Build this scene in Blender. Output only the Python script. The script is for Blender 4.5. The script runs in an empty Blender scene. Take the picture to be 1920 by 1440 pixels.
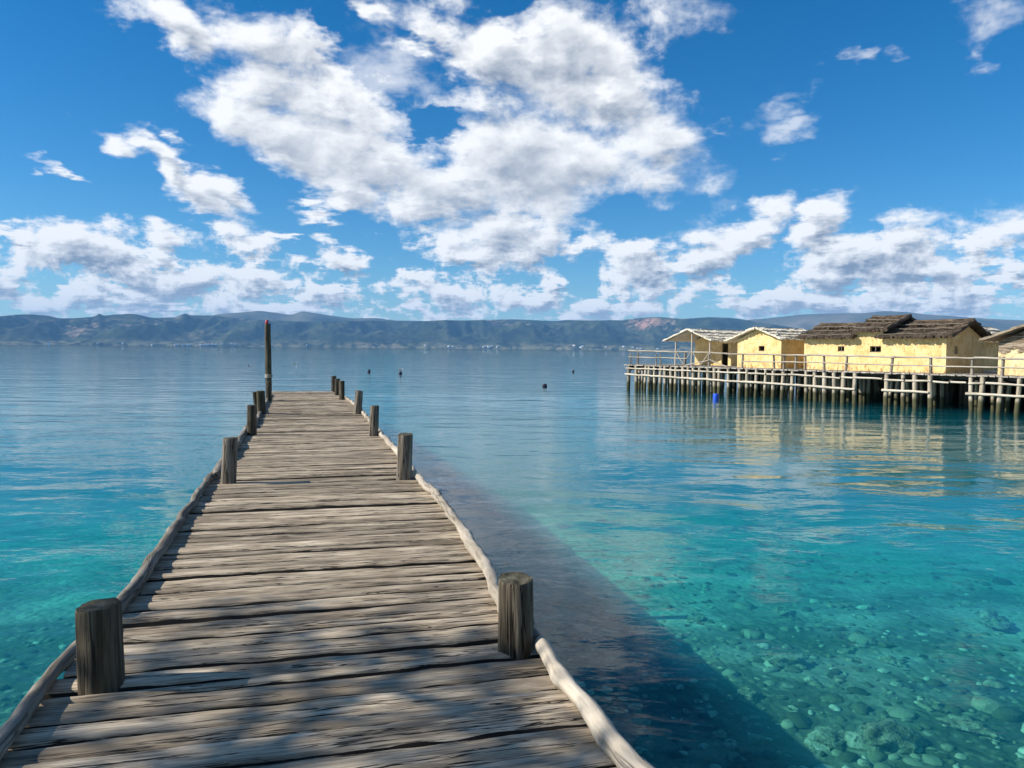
import bpy, math, random
from mathutils import Vector, Matrix, noise
import numpy as np

random.seed(7)
SC = bpy.context.scene
COL = SC.collection
PI = math.pi

# ------------------------------------------------------------------ camera maths (used to place things at their measured spots)
F, CX, CY, H, DK = 1443.0, 960.0, 720.0, 2.25, 0.70
PITCH, ROLL = math.atan(65.4 / F), 0.0094
FW = Vector((0, math.cos(PITCH), -math.sin(PITCH)))
_u0 = Vector((0, math.sin(PITCH), math.cos(PITCH)))
RT = Vector((math.cos(ROLL), 0, 0)) + _u0 * math.sin(ROLL)
UP = _u0 * math.cos(ROLL) - Vector((math.sin(ROLL), 0, 0))
CAM = Vector((0, 0, H))

def ray(px, py):
    return FW + RT * ((px - CX) / F) - UP * ((py - CY) / F)

def onz(px, py, z=0.0):
    d = ray(px, py)
    return CAM + d * ((z - H) / d.z)

cam = bpy.data.cameras.new('camera')
cam.sensor_width = 36.0
cam.lens = 36.0 * F / 1920.0
cam.clip_start, cam.clip_end = 0.05, 60000
camo = bpy.data.objects.new('camera', cam)
COL.objects.link(camo)
camo.matrix_world = Matrix(((RT.x, UP.x, -FW.x, 0), (RT.y, UP.y, -FW.y, 0), (RT.z, UP.z, -FW.z, H), (0, 0, 0, 1)))
SC.camera = camo

# ------------------------------------------------------------------ mesh helper
def nz(x, y=0.0, z=0.0):
    return noise.noise(Vector((x, y, z)))          # about -1..1

class MB:
    """collects vertices with a grain coordinate (gc: x along the fibre) and a random value"""
    def __init__(s):
        s.v, s.f, s.g, s.m = [], [], [], []
    def vert(s, p, g=(0, 0, 0)):
        s.v.append(tuple(p)); s.g.append(tuple(g)); return len(s.v) - 1
    def face(s, *i, m=0):
        s.f.append(tuple(i)); s.m.append(m)
    def build(s, name, mats, parent=None, smooth=True, sharp=None):
        me = bpy.data.meshes.new(name)
        me.from_pydata(s.v, [], s.f)
        if not isinstance(mats, (list, tuple)): mats = [mats]
        for m in mats: me.materials.append(m)
        a = me.attributes.new('gc', 'FLOAT_VECTOR', 'POINT')
        a.data.foreach_set('vector', np.array(s.g, dtype=np.float32).ravel())
        me.polygons.foreach_set('material_index', s.m)
        me.polygons.foreach_set('use_smooth', [smooth] * len(s.f))
        me.update()
        if sharp is not None:
            me.set_sharp_from_angle(angle=math.radians(sharp))
        o = bpy.data.objects.new(name, me)
        COL.objects.link(o)
        if parent is not None: o.parent = parent
        return o
    # a wobbly round pole through points
    def tube(s, pts, radii, n=10, seed=0.0, rough=0.06, cap=True, m=0, freq=3.0, mcap=None, wob=0.0, groove=0.0):
        pts = [Vector(p) for p in pts]
        L = 0.0
        ref = None
        rings = []
        for i, p in enumerate(pts):
            t = (pts[min(i + 1, len(pts) - 1)] - pts[max(i - 1, 0)]).normalized()
            if ref is None:
                ref = Vector((0, 0, 1)) if abs(t.z) < 0.8 else Vector((1, 0, 0))
            a = (ref - t * ref.dot(t)).normalized()
            b = t.cross(a)
            ref = a
            if i: L += (p - pts[i - 1]).length
            ring = []
            c = p + a * (wob * nz(L * 1.7, seed, 3.3)) + b * (wob * nz(L * 1.7, seed, 9.1))
            for k in range(n):
                th = 2 * PI * k / n
                r = radii[i] * (1 + rough * nz(math.cos(th) * 1.3 + seed, math.sin(th) * 1.3, L * freq) + 0.5 * rough * nz(math.cos(th) * 3 + seed, math.sin(th) * 3, L * freq * .6))
                if groove: r *= 1 - groove * abs(nz(math.cos(th) * 7 + seed, math.sin(th) * 7, L * .5)) - groove * .6 * abs(nz(math.cos(th) * 17, math.sin(th) * 17 + seed, L * .8))
                q = c + (a * math.cos(th) + b * math.sin(th)) * r
                ring.append(s.vert(q, (L + seed * 3.1, math.cos(th) * radii[i] + seed, math.sin(th) * radii[i])))
            rings.append(ring)
        for i in range(len(rings) - 1):
            for k in range(n):
                s.face(rings[i][k], rings[i][(k + 1) % n], rings[i + 1][(k + 1) % n], rings[i + 1][k], m=m)
        if cap:
            mc = m if mcap is None else mcap
            for ring, flip in ((rings[0], True), (rings[-1], False)):
                q = [Vector(s.v[i]) for i in ring]
                c = sum(q, Vector()) / n
                inner = [s.vert(c + (p - c) * 0.86 , (s.g[ring[0]][0], (p - c).length * 8, nz(*(p * 9)) * .1)) for p in q]
                ed = [s.vert(p, s.g[i]) for p, i in zip(q, ring)]
                cc = s.vert(c, (s.g[ring[0]][0], 0, 0))
                for k in range(n):
                    k2 = (k + 1) % n
                    if flip:
                        s.face(ed[k2], ed[k], inner[k], inner[k2], m=mc); s.face(inner[k2], inner[k], cc, m=mc)
                    else:
                        s.face(ed[k], ed[k2], inner[k2], inner[k], m=mc); s.face(inner[k], inner[k2], cc, m=mc)
    def box(s, a, b, m=0, M=None, along=0):
        a, b = Vector(a), Vector(b)
        ix = []
        for z in (a.z, b.z):
            for x, y in ((a.x, a.y), (b.x, a.y), (b.x, b.y), (a.x, b.y)):
                p = Vector((x, y, z))
                g = (p[along], p[(along + 1) % 3], p[(along + 2) % 3])
                ix.append(s.vert(M @ p if M else p, g))
        for q in ((3, 2, 1, 0), (4, 5, 6, 7), (0, 1, 5, 4), (1, 2, 6, 5), (2, 3, 7, 6), (3, 0, 4, 7)):
            s.face(*[ix[k] for k in q], m=m)

def tag(o, label=None, cat=None, group=None, kind=None):
    if label: o['label'] = label
    if cat: o['category'] = cat
    if group: o['group'] = group
    if kind: o['kind'] = kind
    return o

def empty(name, loc, label, cat, group=None, rz=0.0):
    o = bpy.data.objects.new(name, None)
    o.empty_display_size = 0.3
    o.location = loc; o.rotation_euler = (0, 0, rz)
    COL.objects.link(o)
    return tag(o, label, cat, group)

# ------------------------------------------------------------------ node helpers
class NT:
    def __init__(s, nt):
        s.nt = nt; s.N = nt.nodes; s.L = nt.links
    def put(s, sock, v):
        if v is None: return
        if hasattr(v, 'is_output') or isinstance(v, bpy.types.NodeSocket): s.L.new(v, sock)
        else: sock.default_value = v
    def math(s, op, a, b=None, c=None, clamp=False):
        n = s.N.new('ShaderNodeMath'); n.operation = op; n.use_clamp = clamp
        s.put(n.inputs[0], a); s.put(n.inputs[1], b)
        if c is not None: s.put(n.inputs[2], c)
        return n.outputs[0]
    def vmath(s, op, a, b=None, c=None, scale=None):
        n = s.N.new('ShaderNodeVectorMath'); n.operation = op
        s.put(n.inputs[0], a); s.put(n.inputs[1], b)
        if c is not None: s.put(n.inputs[2], c)
        if scale is not None: s.put(n.inputs['Scale'], scale)
        return n.outputs['Value'] if op in ('LENGTH', 'DOT_PRODUCT', 'DISTANCE') else n.outputs[0]
    def noise(s, vec, scale, detail=4, rough=.55, out='Fac', dist=0.0, lac=2.0):
        n = s.N.new('ShaderNodeTexNoise')
        s.put(n.inputs['Vector'], vec)
        n.inputs['Scale'].default_value = scale; n.inputs['Detail'].default_value = detail
        n.inputs['Roughness'].default_value = rough; n.inputs['Distortion'].default_value = dist
        n.inputs['Lacunarity'].default_value = lac
        return n.outputs[0] if out == 'Fac' else n.outputs[1]
    def voro(s, vec, scale, feature='F1', out='Distance', rand=1.0):
        n = s.N.new('ShaderNodeTexVoronoi'); n.feature = feature
        s.put(n.inputs['Vector'], vec); n.inputs['Scale'].default_value = scale
        n.inputs['Randomness'].default_value = rand
        return n.outputs[out]
    def mapr(s, v, a, b, c=0.0, d=1.0, smooth=False, clamp=True):
        n = s.N.new('ShaderNodeMapRange'); n.clamp = clamp
        if smooth: n.interpolation_type = 'SMOOTHSTEP'
        s.put(n.inputs[0], v)
        for k, x in zip((1, 2, 3, 4), (a, b, c, d)): s.put(n.inputs[k], x)
        return n.outputs[0]
    def mix(s, fac, a, b, mode='MIX'):
        n = s.N.new('ShaderNodeMix'); n.data_type = 'RGBA'; n.blend_type = mode
        s.put(n.inputs[0], fac)
        for k, x in ((6, a), (7, b)):
            if isinstance(x, (tuple, list)) and len(x) == 3: x = (*x, 1)
            s.put(n.inputs[k], x)
        return n.outputs[2]
    def ramp(s, fac, stops):
        n = s.N.new('ShaderNodeValToRGB'); s.put(n.inputs[0], fac)
        e = n.color_ramp.elements
        while len(e) < len(stops): e.new(0.5)
        for k, (p, c) in enumerate(stops):
            e[k].position = p; e[k].color = (*c, 1)
        return n.outputs[0]
    def mapping(s, vec, loc=(0, 0, 0), rot=(0, 0, 0), scale=(1, 1, 1), typ='POINT'):
        n = s.N.new('ShaderNodeMapping'); n.vector_type = typ
        s.put(n.inputs[0], vec)
        n.inputs[1].default_value = loc; n.inputs[2].default_value = rot; n.inputs[3].default_value = scale
        return n.outputs[0]
    def attr(s, name='gc'):
        n = s.N.new('ShaderNodeAttribute'); n.attribute_name = name; return n.outputs['Vector']
    def pos(s):
        return s.N.new('ShaderNodeNewGeometry').outputs['Position']
    def island(s):
        return s.N.new('ShaderNodeNewGeometry').outputs['Random Per Island']
    def bump(s, h, strength=.5, dist=.01, normal=None):
        n = s.N.new('ShaderNodeBump'); s.put(n.inputs['Height'], h)
        n.inputs['Strength'].default_value = strength; n.inputs['Distance'].default_value = dist
        if normal is not None: s.put(n.inputs['Normal'], normal)
        return n.outputs[0]

def new_mat(name, rough=.8, spec=.3):
    m = bpy.data.materials.new(name); m.use_nodes = True
    t = NT(m.node_tree)
    b = t.N['Principled BSDF']
    b.inputs['Roughness'].default_value = rough
    b.inputs['Specular IOR Level'].default_value = spec
    return m, t, b

def wood(name, dark, mid, light, fine=60.0, along=2.0, crack=.5, stain=.5, bump=.6, bdist=.006, tint=None, wet=None, coarse=.28):
    """weathered wood: fibres run along gc.x; wet = (z0, z1, colour) darkens with algae up to the splash line"""
    m, t, b = new_mat(name, .85, .2)
    g = t.attr()
    isl = t.island()
    off = t.math('MULTIPLY', isl, 37.0)
    gv = t.vmath('ADD', g, off)
    st = t.mapping(gv, scale=(along, fine, fine))
    n1 = t.noise(st, 1.0, 6, .65)
    st2 = t.mapping(gv, scale=(along * .6, fine * coarse, fine * coarse))
    n2 = t.noise(st2, 1.0, 4, .6, dist=.4)
    big = t.noise(t.mapping(gv, scale=(1.3, 4, 4)), 1.0, 4, .6)
    f = t.math('ADD', t.math('MULTIPLY', n1, .55), t.math('MULTIPLY', n2, .45))
    c = t.ramp(f, [(.30, dark), (.46, mid), (.66, light)])
    v = t.mapr(isl, 0, 1, 1.0 - .36, 1.0 + .26)
    c = t.mix(1.0, c, t.N.new('ShaderNodeCombineColor').outputs[0], 'MULTIPLY') if False else c
    hs = t.N.new('ShaderNodeHueSaturation'); t.put(hs.inputs['Color'], c); t.put(hs.inputs['Value'], v)
    c = hs.outputs[0]
    c = t.mix(t.mapr(big, .45, .72, 0, stain, True), c, tuple(x * .45 for x in mid))
    # drying cracks: very stretched
    cr = t.noise(t.mapping(gv, scale=(along * .45, fine * .42, fine * .42)), 1.0, 3, .6, dist=.15)
    crm = t.mapr(t.math('ABSOLUTE', t.math('SUBTRACT', cr, .5)), .010, .030, 1, 0, True)
    crm = t.math('MULTIPLY', crm, t.mapr(t.noise(t.mapping(gv, scale=(along * .3, fine * .2, fine * .2)), 1.0, 2), .46, .58, 0, 1, True))
    c = t.mix(t.math('MULTIPLY', crm, crack), c, tuple(x * .18 for x in dark))
    if tint:
        c = t.mix(t.mapr(t.noise(t.mapping(gv, scale=(1.5, 7, 7)), 1, 3), .5, .75, 0, .7, True), c, tint)
    if wet:
        z = t.N.new('ShaderNodeSeparateXYZ'); t.put(z.inputs[0], t.pos())
        zz = t.math('ADD', z.outputs[2], t.math('MULTIPLY', t.math('SUBTRACT', t.noise(t.pos(), 3.0, 3), .5), .25))
        c = t.mix(t.mapr(zz, wet[0], wet[1], 1, 0, True), c, wet[2])
    t.put(b.inputs['Base Color'], c)
    h = t.math('SUBTRACT', f, t.math('MULTIPLY', crm, .7))
    t.put(b.inputs['Normal'], t.bump(h, bump, bdist))
    return m

M = {}
M['deck'] = wood('weathered_plank', (.085, .064, .044), (.35, .272, .18), (.74, .61, .44), fine=95, along=4.0, crack=1.0, stain=.8, bump=.9, bdist=.008, coarse=.13)
M['post'] = wood('old_post_wood', (.010, .008, .0055), (.062, .050, .033), (.19, .16, .112), fine=48, along=2.2, crack=.8, stain=.5, bump=1.0, bdist=.02, tint=(.10, .095, .035))
M['post_pale'] = wood('grey_post_wood', (.03, .025, .019), (.145, .122, .090), (.33, .29, .23), fine=42, along=2.2, crack=.8, stain=.4, bump=1.0, bdist=.015)
M['log'] = wood('bleached_log', (.13, .105, .075), (.44, .375, .285), (.68, .605, .49), fine=26, along=2.2, crack=.45, stain=.55, bump=.8, bdist=.012)
M['log_grey'] = wood('grey_log', (.055, .044, .033), (.20, .172, .132), (.40, .355, .29), fine=26, along=2.2, crack=.5, stain=.75, bump=.8, bdist=.012)
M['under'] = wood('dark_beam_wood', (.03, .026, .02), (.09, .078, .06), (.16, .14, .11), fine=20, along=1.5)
M['stilt'] = wood('peeled_stilt', (.14, .112, .072), (.37, .31, .225), (.58, .51, .39), fine=14, along=1.0, crack=.5, stain=.5, wet=(.32, .52, (.075, .07, .035)))
M['stilt_dark'] = wood('old_stilt', (.09, .075, .055), (.22, .19, .145), (.36, .32, .25), fine=14, along=1.0, crack=.5, stain=.6, wet=(.3, .55, (.06, .058, .03)))
M['pale'] = wood('peeled_pole', (.22, .18, .125), (.50, .435, .335), (.70, .63, .51), fine=14, along=1.0, crack=.4, stain=.35)
M['rail'] = wood('rail_pole', (.14, .112, .08), (.36, .305, .235), (.56, .50, .41), fine=14, along=1.0, crack=.4, stain=.4)
M['railpost'] = wood('rail_post_wood', (.06, .05, .038), (.20, .17, .13), (.36, .32, .26), fine=14, along=1.0, crack=.6, stain=.5)
M['pdeck'] = wood('platform_plank', (.13, .115, .09), (.36, .32, .26), (.55, .50, .43), fine=14, along=1.0, crack=.6, stain=.5)
M['batten_dark'] = wood('dark_batten', (.03, .025, .02), (.10, .08, .06), (.18, .15, .12), fine=14, along=1.0)  # dark tone paints in the shadow lines of battens on thatch

M['gap_shade'] = wood('painted_gap_shade', (.006, .005, .004), (.016, .013, .010), (.035, .029, .022), fine=30, along=2.0)  # near-black wood: the shade of the plank gaps painted onto their walls and floor

def thatch(name, dark, mid, light, bd=.05):
    m, t, b = new_mat(name, .95, .1)
    g = t.attr()
    n1 = t.noise(t.mapping(g, scale=(3.0, 26, 26)), 1.0, 5, .7)
    n2 = t.noise(t.mapping(g, scale=(1.2, 2.2, 2.2)), 1.0, 4, .6)
    f = t.math('ADD', t.math('MULTIPLY', n1, .7), t.math('MULTIPLY', n2, .3))
    c = t.ramp(f, [(.34, dark), (.49, mid), (.64, light)])
    t.put(b.inputs['Base Color'], c)
    t.put(b.inputs['Normal'], t.bump(n1, 1.0, bd))
    return m
M['thatch_dark'] = thatch('dark_thatch', (.014, .010, .007), (.080, .058, .040), (.26, .195, .135))
M['thatch_brown'] = thatch('brown_thatch', (.10, .075, .05), (.30, .235, .165), (.52, .43, .32))
M['thatch_pale'] = thatch('pale_thatch', (.34, .28, .19), (.74, .655, .50), (.87, .80, .67))

def plaster(name, base, fleck, wattle=False):
    m, t, b = new_mat(name, .95, .1)
    p = t.pos()
    z = t.N.new('ShaderNodeSeparateXYZ'); t.put(z.inputs[0], p)
    n1 = t.noise(p, 2.5, 5, .6); n2 = t.noise(t.mapping(p, scale=(1, 1, .45)), 9, 4, .65)
    c = t.mix(t.mapr(n1, .35, .7), base, tuple(x * y for x, y in zip(base, (.80, .70, .54))))
    c = t.mix(t.mapr(n2, .57, .68, 0, .8, True), c, fleck)
    c = t.mix(t.math('MULTIPLY', t.mapr(z.outputs[2], 1.45, 1.85, 1, 0), t.mapr(n2, .5, .6)), c, fleck)
    h = t.math('ADD', n1, t.math('MULTIPLY', n2, .5))
    if wattle:
        w = t.noise(t.mapping(p, scale=(1.3, 1.3, 24)), 1.0, 4, .6)
        wc = t.ramp(w, [(.36, (.05, .035, .025)), (.5, (.25, .19, .13)), (.62, (.46, .38, .28))])
        k = t.mapr(t.math('ADD', z.outputs[2], t.math('MULTIPLY', t.math('SUBTRACT', n1, .5), 1.6)), 2.15, 2.3, 0, 1, True)
        c = t.mix(k, c, wc); h = t.math('ADD', h, t.math('MULTIPLY', w, k))
    t.put(b.inputs['Base Color'], c)
    t.put(b.inputs['Normal'], t.bump(h, 1.0, .08))
    return m
M['mud'] = plaster('yellow_mud_plaster', (.83, .625, .31), (.40, .24, .10))
M['mud_wattle'] = plaster('mud_and_wattle', (.78, .62, .35), (.42, .27, .12), True)

def plain(name, col, rough=.6, spec=.4, var=.25, sc=6.0):
    m, t, b = new_mat(name, rough, spec)
    n = t.noise(t.N.new('ShaderNodeTexCoord').outputs['Object'], sc, 4, .6)
    t.put(b.inputs['Base Color'], t.mix(t.mapr(n, .35, .7), col, tuple(x * (1 - var) for x in col)))
    return m
M['buoy'] = plain('dark_buoy', (.012, .012, .035), .5)
M['blue'] = plain('blue_plastic', (.02, .10, .62), .4)
M['white'] = plain('white_feather', (.8, .8, .8))
M['dark'] = plain('dark_feather', (.03, .03, .03))
M['red'] = plain('red_plastic', (.55, .03, .05), .4)
M['house'] = plain('white_render', (.82, .82, .80))
M['tile'] = plain('red_tile', (.42, .20, .14))
M['rope'] = plain('grey_rope', (.42, .36, .28), .9)

# ------------------------------------------------------------------ pier
TH = math.radians(15.25)
PD = Vector((-math.sin(TH), math.cos(TH))); PR = Vector((math.cos(TH), math.sin(TH)))
def uv_of(px, py, z=DK):
    p = onz(px, py, z).to_2d()
    return p.dot(PD), p.dot(PR)
# pier local frame: x across (to the right), y along, z up from the water
pier = empty('wooden_pier', (0, 0, 0), 'long weathered plank pier lined with stubby posts and kerb logs running out over the lake', 'pier', rz=TH)
U_END = 27.35
EDGE_R = lambda u: float(np.interp(u, [0, 2.5, 4, 6, 9, 12, 18, 22, 24.5, 27.4], [1.20, 1.21, 1.235, 1.31, 1.36, 1.395, 1.405, 1.365, 1.27, 1.06]))
EDGE_L = lambda u: float(np.interp(u, [0, 3.3, 5.8, 9.3, 12, 27.4], [-1.16, -1.13, -1.075, -1.05, -1.0, -1.0]))
dk = MB()
u = -4.6
k = 0
while u < U_END:
    w = random.choice((.10, .12, .145, .165, .13, .20)) * random.uniform(.9, 1.1)
    if u + w > U_END: w = max(.08, U_END - u)
    near = u < 9
    gap = random.uniform(.013, .030) + (random.uniform(.012, .032) if random.random() < .35 else 0)
    cx = 0.0 - .012 * max(0, u) * .25
    vl, vr = EDGE_L(u) + random.uniform(-.03, .04), EDGE_R(u) + random.uniform(-.025, .015)
    if random.random() < .06: vr -= random.uniform(.02, .05)
    ns = 64 if near else 22
    th = random.uniform(.045, .06)
    zt = DK + random.uniform(-.010, .010)
    tilt = random.uniform(-.006, .006); sk = random.uniform(-.012, .012); bow = random.uniform(-.006, .01)
    rings = []
    sd = k * 3.77
    for i in range(ns + 1):
        q = i / ns
        v = vl + (vr - vl) * q
        # wandering split edges
        e0 = .016 * nz(v * 1.1, sd, 1) + .014 * nz(v * 3.1, sd, 2) + .006 * nz(v * 11, sd, 3) + .0018 * nz(v * 31, sd, 3)
        e1 = .016 * nz(v * 1.1, sd + 3.77, 1) + .014 * nz(v * 3.1, sd + 3.77, 2) + .006 * nz(v * 11, sd, 5) + .0018 * nz(v * 31, sd, 6)
        a = u + sk * (v) + e0 + gap * .5; b = u + w + sk * v + e1 - gap * .5
        z0 = zt + tilt * v + bow * math.sin(q * PI) + .004 * nz(v * 1.5, sd, 8)
        ch = .007 + .006 * nz(v * 6, sd, 9)
        prof = [(u + sk * v - .012 + .02 * nz(v * 1.1, sd, 1), z0 - th), (u + sk * v - .012 + .02 * nz(v * 1.1, sd, 1), z0 - th + .012), (a - .001, z0 - ch * 1.6), (a + ch * .6, z0 - ch * .45), (a + ch * 1.7, z0), (a + (b - a) * .35, z0 + .003 + .002 * nz(v * 5, sd, 11)),
                (a + (b - a) * .68, z0 + .003 + .002 * nz(v * 5, sd, 12)), (b - ch * 1.7, z0), (b - ch * .6, z0 - ch * .45), (b + .001, z0 - ch * 1.6), (u + w + sk * v + .012 + .02 * nz(v * 1.1, sd + 3.77, 1), z0 - th + .010), (u + w + sk * v + .012 + .02 * nz(v * 1.1, sd + 3.77, 1), z0 - th)]
        rings.append([dk.vert((v, y, z), (v + sd, y, z * 2)) for y, z in prof])
    m = len(rings[0])
    for i in range(ns):
        for j in range(m):
            j2 = (j + 1) % m
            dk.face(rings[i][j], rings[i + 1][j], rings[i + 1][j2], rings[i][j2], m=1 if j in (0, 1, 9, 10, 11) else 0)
    dk.face(*rings[0]); dk.face(*reversed(rings[-1]))
    u += w; k += 1
dk.build('deck', [M['deck'], M['gap_shade']], pier, sharp=50)

# joists and end beam
for v in (-.85, 0.1, 1.0):
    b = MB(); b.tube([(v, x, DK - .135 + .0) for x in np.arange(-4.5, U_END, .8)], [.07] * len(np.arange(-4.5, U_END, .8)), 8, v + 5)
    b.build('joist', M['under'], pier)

def bed_depth(x, y):
    """depth of the lake floor below the water (negative = land)"""
    yy = y + 1.2 * nz(x * .07, 1.3) - .45 * max(0.0, -x - 5.5) * max(0.0, min(1.0, (14 - y) / 8))
    if yy < 0: d = .60 + .27 * yy
    elif yy < 9: d = .60 + .040 * yy
    elif yy < 45: d = .96 + .085 * (yy - 9)
    elif yy < 300: d = 4.02 + .13 * (yy - 45)
    else: d = 37.0
    return max(d, -6.0)

def ray_uv(px, py): return uv_of(px, py)
def post(px, py, wpx, ytop, mat='post', name='post', lean=(0, 0), rseed=0, n=20, top_tilt=(0, 0)):
    d = ray(px, py)
    g = onz(px, py, DK)
    dist = g.dot(FW) - CAM.dot(FW)
    r = wpx * dist / F / 2
    fwd = Vector((g.x, g.y)).normalized()
    cxy = g.to_2d() + fwd * r
    h = (py - ytop) * dist / F
    U, V = cxy.dot(PD), cxy.dot(PR)
    zb = -bed_depth(cxy.x, cxy.y) - .3
    b = MB()
    zs = [zb, -.2, .3, DK - .05] + [DK + h * q for q in (.0, .12, .25, .4, .55, .7, .85, .95)] 
    pts = [(V + lean[0] * (z - DK), U + lean[1] * (z - DK), z) for z in zs] 
    rr = [r * (1.06 - .06 * (z - DK) / max(h, .1)) if z > DK else r * 1.06 for z in zs]
    # rounded saw-cut top
    pts += [(V + lean[0] * h, U + lean[1] * h, DK + h - .012), (V + lean[0] * h, U + lean[1] * h, DK + h)]
    rr += [r * .995, r * .955]
    b.tube(pts, rr, n, rseed + px * .013, rough=.085, freq=1.2, mcap=1, groove=.07 if n > 20 else .05)
    # tilt the saw cut
    zt = DK + h
    for i, p in enumerate(b.v):
        if p[2] > zt - .02:
            dx, dy = p[0] - V, p[1] - U
            b.v[i] = (p[0], p[1], p[2] + dx * top_tilt[0] + dy * top_tilt[1] + .006 * nz(p[0] * 25, p[1] * 25))
    return b.build(name, [M[mat], M['cut']], pier, sharp=40), (V, U, DK + h, r)

# saw-cut top with rings and a radial split
mcut, t, bb = new_mat('saw_cut_top', .9, .15)
g = t.attr()
sp = t.N.new('ShaderNodeSeparateXYZ'); t.put(sp.inputs[0], g)
rg = t.math('SINE', t.math('ADD', t.math('MULTIPLY', sp.outputs[1], 90.0), t.math('MULTIPLY', t.noise(t.pos(), 12, 3), 6.0)))
n = t.noise(t.pos(), 18, 5, .65)
c = t.ramp(n, [(.3, (.028, .026, .018)), (.52, (.11, .10, .065)), (.72, (.24, .22, .15))])
c = t.mix(t.mapr(rg, -1, 1, .0, .28), c, (.03, .027, .018))
t.put(bb.inputs['Base Color'], c)
t.put(bb.inputs['Normal'], t.bump(t.math('ADD', n, t.math('MULTIPLY', rg, .1)), .8, .012))
M['cut'] = mcut

post(190, 1297, 77, 1143, 'post', rseed=1, n=64, top_tilt=(.10, .02), lean=(-.02, 0))
post(967, 1229, 68, 1092, 'post', rseed=2, n=64, top_tilt=(.02, .10), lean=(-.02, 0))
post(428, 908, 27, 822, 'post_pale', rseed=3, top_tilt=(.05, 0), lean=(.05, 0))
post(757, 901, 28, 815, 'post_pale', rseed=4, top_tilt=(.0, .1), lean=(.04, 0))
post(472, 817, 17, 760, 'post', rseed=5, lean=(.01, 0))
post(700, 818, 17, 761, 'post_pale', rseed=6, lean=(.04, 0))
post(491, 777, 15, 733, 'post', rseed=7, lean=(-.05, 0))
post(482.5, 776, 9, 735, 'post', rseed=17, lean=(-.10, 0))
post(670, 777, 14.5, 732, 'post_pale', rseed=8, lean=(.08, 0), top_tilt=(-.2, 0))
post(504.5, 751, 9.5, 715, 'post', rseed=9)
post(641, 750, 10.5, 714, 'post', rseed=10)
post(632.5, 742, 9.5, 710, 'post', rseed=11)
post(626, 734, 9.5, 705, 'post', rseed=12)
o, (pv, pu, pz, r_) = post(504, 735, 11, 607, 'post', rseed=13, name='tall_mooring_pole', lean=(-.012, 0), n=14)
b = MB(); b.tube([(pv - .05, pu, pz - .01), (pv - .05, pu, pz + .05), (pv - .05, pu, pz + .11), (pv - .05, pu, pz + .13)], [.05, .058, .045, .02], 10, 3)
cap = b.build('red_cap', M['red'], pier); cap.parent = o
b = MB()
for zz in (.50, .53, .56, .59): b.tube([(pv + (r_ + .012) * math.cos(a), pu + (r_ + .012) * math.sin(a), DK + zz) for a in np.linspace(0, 2 * PI, 15)], [.016] * 15, 6, zz)
rp = b.build('rope_wrap', M['rope'], pier); rp.parent = o

def kerb(pix, rad, mat, seed, zc=.044):
    b = MB()
    P = [onz(x, y, DK + zc) for x, y in pix]
    P = [Vector((p.to_2d().dot(PR), p.to_2d().dot(PD), DK + zc)) for p in P]
    # resample smoothly
    pts = []
    for i in range(len(P) - 1):
        p0, p1, p2, p3 = P[max(i - 1, 0)], P[i], P[i + 1], P[min(i + 2, len(P) - 1)]
        nn = max(3, int((p2 - p1).length / .05))
        for j in range(nn):
            q = j / nn
            pts.append(.5 * ((2 * p1) + (p2 - p0) * q + (2 * p0 - 5 * p1 + 4 * p2 - p3) * q * q + (3 * p1 - p0 - 3 * p2 + p3) * q ** 3))
    pts.append(P[-1])
    n = len(pts)
    rr = [.86 * rad * (1.0 + .18 * nz(i * .07, seed) + .14 * nz(i * .3, seed, 4)) * (1.12 - .24 * i / n) for i in range(n)]
    rr[0] *= .8; rr[-1] *= .75
    # knots
    for i in range(4, n - 3, 17):
        if random.random() < .6: rr[i] *= 1.22; rr[i + 1] *= 1.12
    pts = [p + Vector((.024 * nz(i * .09, seed, 7) + .009 * nz(i * .3, seed, 8), 0, .012 * nz(i * .14, seed, 5))) for i, p in enumerate(pts)]
    b.tube(pts, rr, 18, seed, rough=.20, freq=7, groove=.07)
    return b.build('kerb_log', M[mat], pier, sharp=70)
kerb([(-150, 1610), (-60, 1475), (2, 1392), (62, 1312), (120, 1240), (152, 1205), (190, 1165)], .041, 'log_grey', 1.5, .040)
kerb([(215, 1150), (242, 1112), (272, 1064), (322, 998), (352, 955), (385, 905), (412, 876)], .043, 'log_grey', 2.5, .042)
kerb([(405, 892), (420, 866), (441, 840), (456, 815), (468, 796)], .055, 'log_grey', 3.5)
kerb([(474, 800), (484, 782), (497, 758), (507, 738)], .045, 'log_grey', 4.5)
kerb([(1290, 1560), (1200, 1450), (1150, 1393), (1100, 1330), (1052, 1262), (1014, 1203)], .047, 'log', 5.5)
kerb([(1008, 1200), (985, 1165), (965, 1140)], .036, 'log_grey', 6.1)
kerb([(955, 1160), (930, 1105), (895, 1037), (860, 984), (820, 930), (783, 893)], .050, 'log', 6.5)
kerb([(776, 889), (745, 847), (712, 811), (690, 785)], .050, 'log', 7.5)
kerb([(690, 786), (678, 770), (660, 754), (645, 744)], .045, 'log', 8.5)
b = MB(); b.tube([(v, U_END + .02, DK - .01 + .01 * nz(v * 2)) for v in np.arange(-1.02, 1.1, .12)], [.05] * len(np.arange(-1.02, 1.1, .12)), 10, 4.4)
b.build('end_beam', M['log'], pier)

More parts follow.
